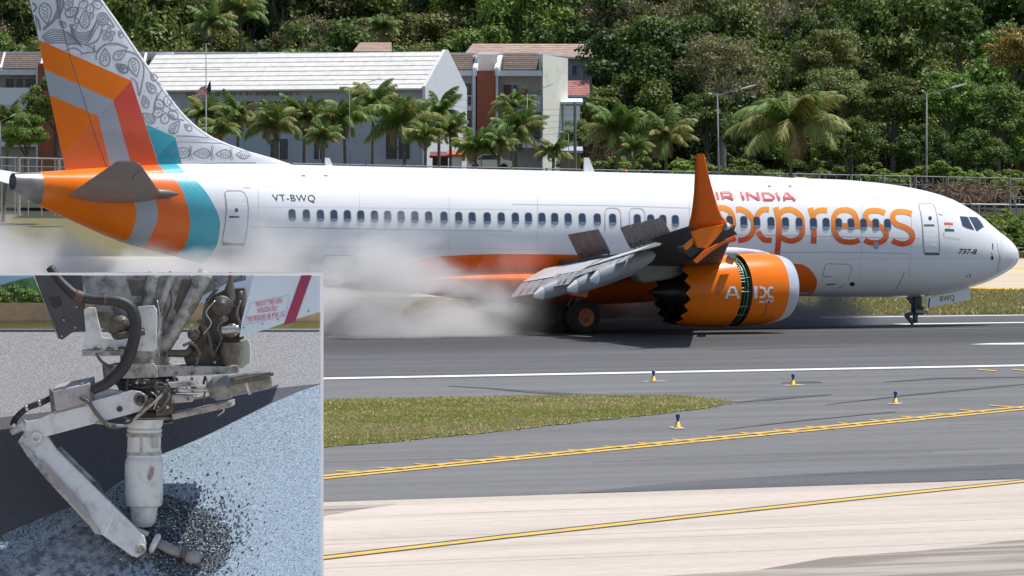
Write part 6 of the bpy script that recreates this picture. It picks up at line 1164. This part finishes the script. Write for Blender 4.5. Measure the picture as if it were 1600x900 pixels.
# lower torque link : box section
LL = pl('lower_torque_link', [(43, 668), (72, 680), (88, 703), (225, 838), (228, 850), (225, 864), (214, 871), (205, 868), (160, 836), (50, 708), (28, 690)], LD(0), .06, GW); pl('link_flange', [(28, 690), (50, 706), (78, 742), (145, 815), (160, 836), (148, 834), (140, 822), (75, 752), (42, 712)], LD(-.014), .012, GG, LL)
pl('flange_recess', [(52, 712), (75, 728), (136, 796), (142, 812), (130, 806)], LD(-.016), .002, M('recess_brown_grey', (.32, .29, .285), .7, .1, 8), LL, False)
mb = MB(); lathe(mb, [(0, 9*ws), (.014, 8.6*ws), (.016, 5*ws), (.004, 4.6*ws), (.004, 0)], q_(220, 858, LD(-.001)(858)), -FH, 20); mb.build('pivot_bushing', GG, LL, True)
tb('link_damper', [(92, 700, .32), (130, 738, .30), (150, 758, .29)], [4, 5, 5], GG); tb('damper_end', [(148, 755, .29), (155, 765, .28), (161, 776, .28)], [7, 5, 4], GB); tb('link_lip', [(180, 800, .2), (200, 822, .18), (232, 835, .18)], [4, 5, 4], GG)
# steering actuator at right
OILY = M('oily_cylinder', (.20, .195, .19), .35, .35, 16, metal=.3)
c0 = q_(326, 609.5, .24); c1 = q_(424, 591.5, .24); ax_ = Vector(c1-c0); Lc = ax_.length
mb = MB(); lathe(mb, [(Lc*t, r_*ws) for t, r_ in ((0, .01), (.0, 12), (.05, 15), (.10, 19), (.28, 19.5), (.34, 18.5), (.36, 16.5), (.60, 16.5), (.605, 17.6), (.65, 17.6), (.655, 16.5), (.93, 15.5), (.985, 13.5), (1.0, 9), (1.0, .01))], c0, ax_, 36); SA_ = mb.build('steering_cylinder', OILY, GEAR, True); SA_.data.set_sharp_from_angle(angle=math.radians(35))
tb('cylinder_band', [(384, 600, .24), (388, 599, .24)], 18, GS, SA_, 20); tb('cylinder_rail', [(362, 597, .16), (400, 589, .16), (427, 583, .16)], [5, 4, 4], GD, SA_); tb('piston_rod', [(268, 610, .24), (300, 609, .24), (330, 608, .24)], 5, GS); 
mb = MB(); lathe(mb, [(-.01, .02), (-.01, 13*ws), (.012, 14*ws), (.02, 10*ws), (.02, 0)], q_(288, 610, .22), (0, 0, 1), 24); mb.build('rod_end', GS, GEAR, True)
pl('clevis', [(262, 598), (304, 595), (308, 604), (266, 606)], .2, .12, GG); pl('clevis', [(266, 617), (306, 618), (300, 628), (268, 630)], .2, .12, GG)
for u, v in ((295, 600), (294, 623), (357, 604), (300, 592)): bolt(u, v, .19, 3, GEAR, GB)
pl('bearing_block', [(242, 604), (268, 604), (270, 646), (244, 650)], .22, .2, GD); 
# dark valve cluster upper right
pl('valve_body', [(322, 466), (352, 452), (382, 450), (386, 500), (372, 540), (352, 572), (292, 574), (286, 556), (300, 530), (316, 500)], .40, .16, GD)
VB = None
for nm, u, v, r, m in (('valve_cap', 347, 478, 17, GD), ('valve_cap', 303, 522, 10, GB), ('valve_plug', 362, 516, 12, GS), ('valve_plug', 330, 545, 12, GD), ('valve_plug', 350, 498, 8, GB)):
    mb = MB(); lathe(mb, [(-.03, r*ws), (.03, r*ws), (.04, r*ws*.85), (.042, r*ws*.5), (.05, r*ws*.45), (.05, 0)], q_(u, v, .37), -FH, 20); mb.build(nm, m, GEAR, True)
cyl('valve_stem', [(360, 425, 3), (360, 440, 4), (359, 450, 8), (360, 470, 9), (362, 480, 14)], GD, dep=.38); cyl('valve_barrel', [(362, 535, 18), (362, 545, 19), (362, 555, 17), (362, 570, 14)], GB, dep=.34, n=24); tb('bolt_barrel', [(346, 517, .31), (374, 514, .31)], 7, GS); 
for pts, r in ((([(296, 430, .36), (305, 455, .36), (300, 480, .36)]), 1.5), ([(262, 552, .36), (290, 552, .36), (300, 545, .34)], 6), ([(310, 500, .33), (325, 520, .32), (335, 560, .34)], 3.5), ([(340, 450, .34), (325, 470, .34), (318, 500, .33), (322, 530, .33)], 3), ([(375, 455, .36), (380, 490, .36), (376, 530, .36)], 5), ([(266, 500, .4), (278, 530, .38)], 1), ([(320, 590, .3), (318, 600, .28)], 2)): tb('pipe', [*pts], r, GD, n=8)
pl('bay_frame', [(318, 430), (385, 430), (384, 438), (352, 444), (316, 462), (306, 462)], .5, .05, GG); pl('drip_shield', [(378, 532), (388, 530), (391, 540), (391, 566), (378, 576), (370, 574)], .4, .03, PGR)
# small pipes, wires and recesses
pl('dark_recess', [(284, 436), (300, 436), (292, 470), (278, 495), (272, 480), (280, 455)], .405, .012, GD); pl('dark_recess', [(150, 486), (176, 486), (184, 510), (176, 524), (158, 512)], .30, .012, GB); pl('dark_recess', [(198, 436), (226, 436), (222, 462), (206, 462)], .414, .01, GB)
for i, pts in enumerate(([(240, 606, .2), (250, 598, .19), (262, 606, .19), (268, 622, .2)], [(244, 642, .2), (256, 634, .18), (264, 618, .19), (258, 604, .2)], [(236, 612, .19), (246, 622, .18), (240, 640, .19)], [(196, 600, .3), (220, 606, .27), (250, 600, .26), (272, 604, .27)], [(200, 590, .28), (198, 606, .26), (205, 618, .25)], [(270, 588, .3), (276, 600, .27), (272, 618, .26), (262, 640, .26)], [(320, 588, .29), (324, 600, .25), (318, 622, .26), (322, 634, .28)], [(306, 572, .3), (312, 552, .29), (300, 536, .3), (286, 540, .31)], [(336, 470, .33), (322, 488, .31), (330, 505, .3), (318, 522, .3)], [(352, 500, .32), (340, 512, .3), (346, 528, .3), (338, 548, .31)], [(376, 470, .34), (370, 490, .32), (378, 512, .32)], [(246, 470, .30), (250, 500, .3), (244, 530, .31), (250, 560, .33)], [(262, 440, .38), (268, 470, .37), (258, 500, .37)], [(150, 552, .24), (160, 566, .26), (176, 574, .26)], [(300, 640, .29), (330, 632, .27), (350, 640, .28), (340, 650, .29)])):
    tb('pipe', pts, (1.6, 2.4, 1.2)[i % 3], (GD, GB, GS)[i % 3], n=7)
for u, v in ((248, 612), (262, 612), (248, 636), (262, 636), (214, 598), (226, 598), (246, 598), (262, 594), (308, 560), (336, 566), (366, 560), (326, 480), (366, 470), (300, 508), (182, 540), (222, 540), (236, 490), (146, 492)): bolt(u, v, .215 if v > 590 else .247 if u < 250 else .395, rr.uniform(1.6, 3), GEAR, (GS, GB)[(u+v) % 2])
for v in (646, 651, 659): cyl('collar_ring', [(232, v, 36), (232, v+.3, 39.5), (232, v+2.3, 39.5), (232, v+2.6, 36)], GS if v == 651 else GB, dep=.45)
# grime and bolts on the plates
for u in (175, 205, 240, 275, 300, 340): bolt(u, 583, .297, 2.4, GEAR, GB)
# right gear door with writing
RD = pl('right_gear_door', [(396, 430), (500.4, 430), (500.4, 487), (460, 499), (420, 513), (374, 527), (378, 500)], .22, .015, PALE)
DP = lambda dd: (lambda u, v: tuple(q_(u, v, dd)))
decal('red_stripe', [[(471, 430), (487, 430), (461, 503), (443, 508)]], DP(.217), M('maroon_stripe_paint', (.30, .03, .09), .5), RD, 0)
RT_ = M('red_stencil_paint', (.55, .05, .07), .5)
for s_, qd in (('INFLATE TYRES WITH', [(400, 471.5), (441, 466), (441, 474), (400, 479.5)]), ('NITROGEN ONLY', [(402.5, 481.5), (434, 477), (433.5, 485), (402, 489.5)]), ('TYRE PRESSURE 180', [(385, 495.5), (423, 489.5), (422.5, 497.5), (384, 503.5)]), ('PSI G', [(425.5, 489.3), (444, 486.4), (443.5, 493), (425, 496)])): text('stencil_text', s_, qd, DP(.2165), RT_, RD, bold=False)
ribbons('text_border', [([(391, 474), (453, 461), (445, 494), (380, 508), (391, 474)], .8)], DP(.2172), M('border_pink', (.45, .45, .55), .5), RD, False)
for u, v in ((381, 512), (410, 506), (434, 499), (482, 486)): bolt(u, v, .219, 1.3, RD, GB, .003)
# broken axle stub lying on the rubble
AXS = K(265, 858, .16); AX_ = empty('broken_axle_stub', tuple(AXS), 'snapped axle stub with a white cap lying in the rubble', 'axle stub')
def ar(u, v, dep=.16): return K(u, v, dep)-AXS
mb = MB(); pts = [ar(u, v, .2-.0004*(u-240)) for u, v in ((248, 849), (262, 856), (276, 862), (290, 866), (296, 869), (304, 872), (314, 876))]; mb.tube(pts, [r*ws for r in (8, 8.5, 8, 8, 13, 13, 9)], 18); mb.build('axle', M('axle_grey', (.27, .26, .265), .55, .25, 20, bump=.2), AX_, True)
for f_ in (284, 290, 296, 303): mb = MB(); d_ = ar(300, 870)-ar(280, 862); c = ar(f_, 865.5+(f_-290)*.42, .185); mb.tube([c-d_*.05, c+d_*.05], 14.5*ws, 18); mb.build('groove_ring', GB, AX_, True)
mb = MB(); d_ = (ar(262, 856)-ar(246, 850)); c = ar(243, 849, .19); dn = Vector(d_).normalized()+Vector((0, 0, -.1)); lathe(mb, [(-.02, .0), (-.018, 14*ws), (-.005, 16.5*ws), (.006, 16*ws), (.012, 12*ws), (.014, 0)], c, dn, 24); mb.build('cap', GW, AX_, True)
bpy.context.view_layer.update()
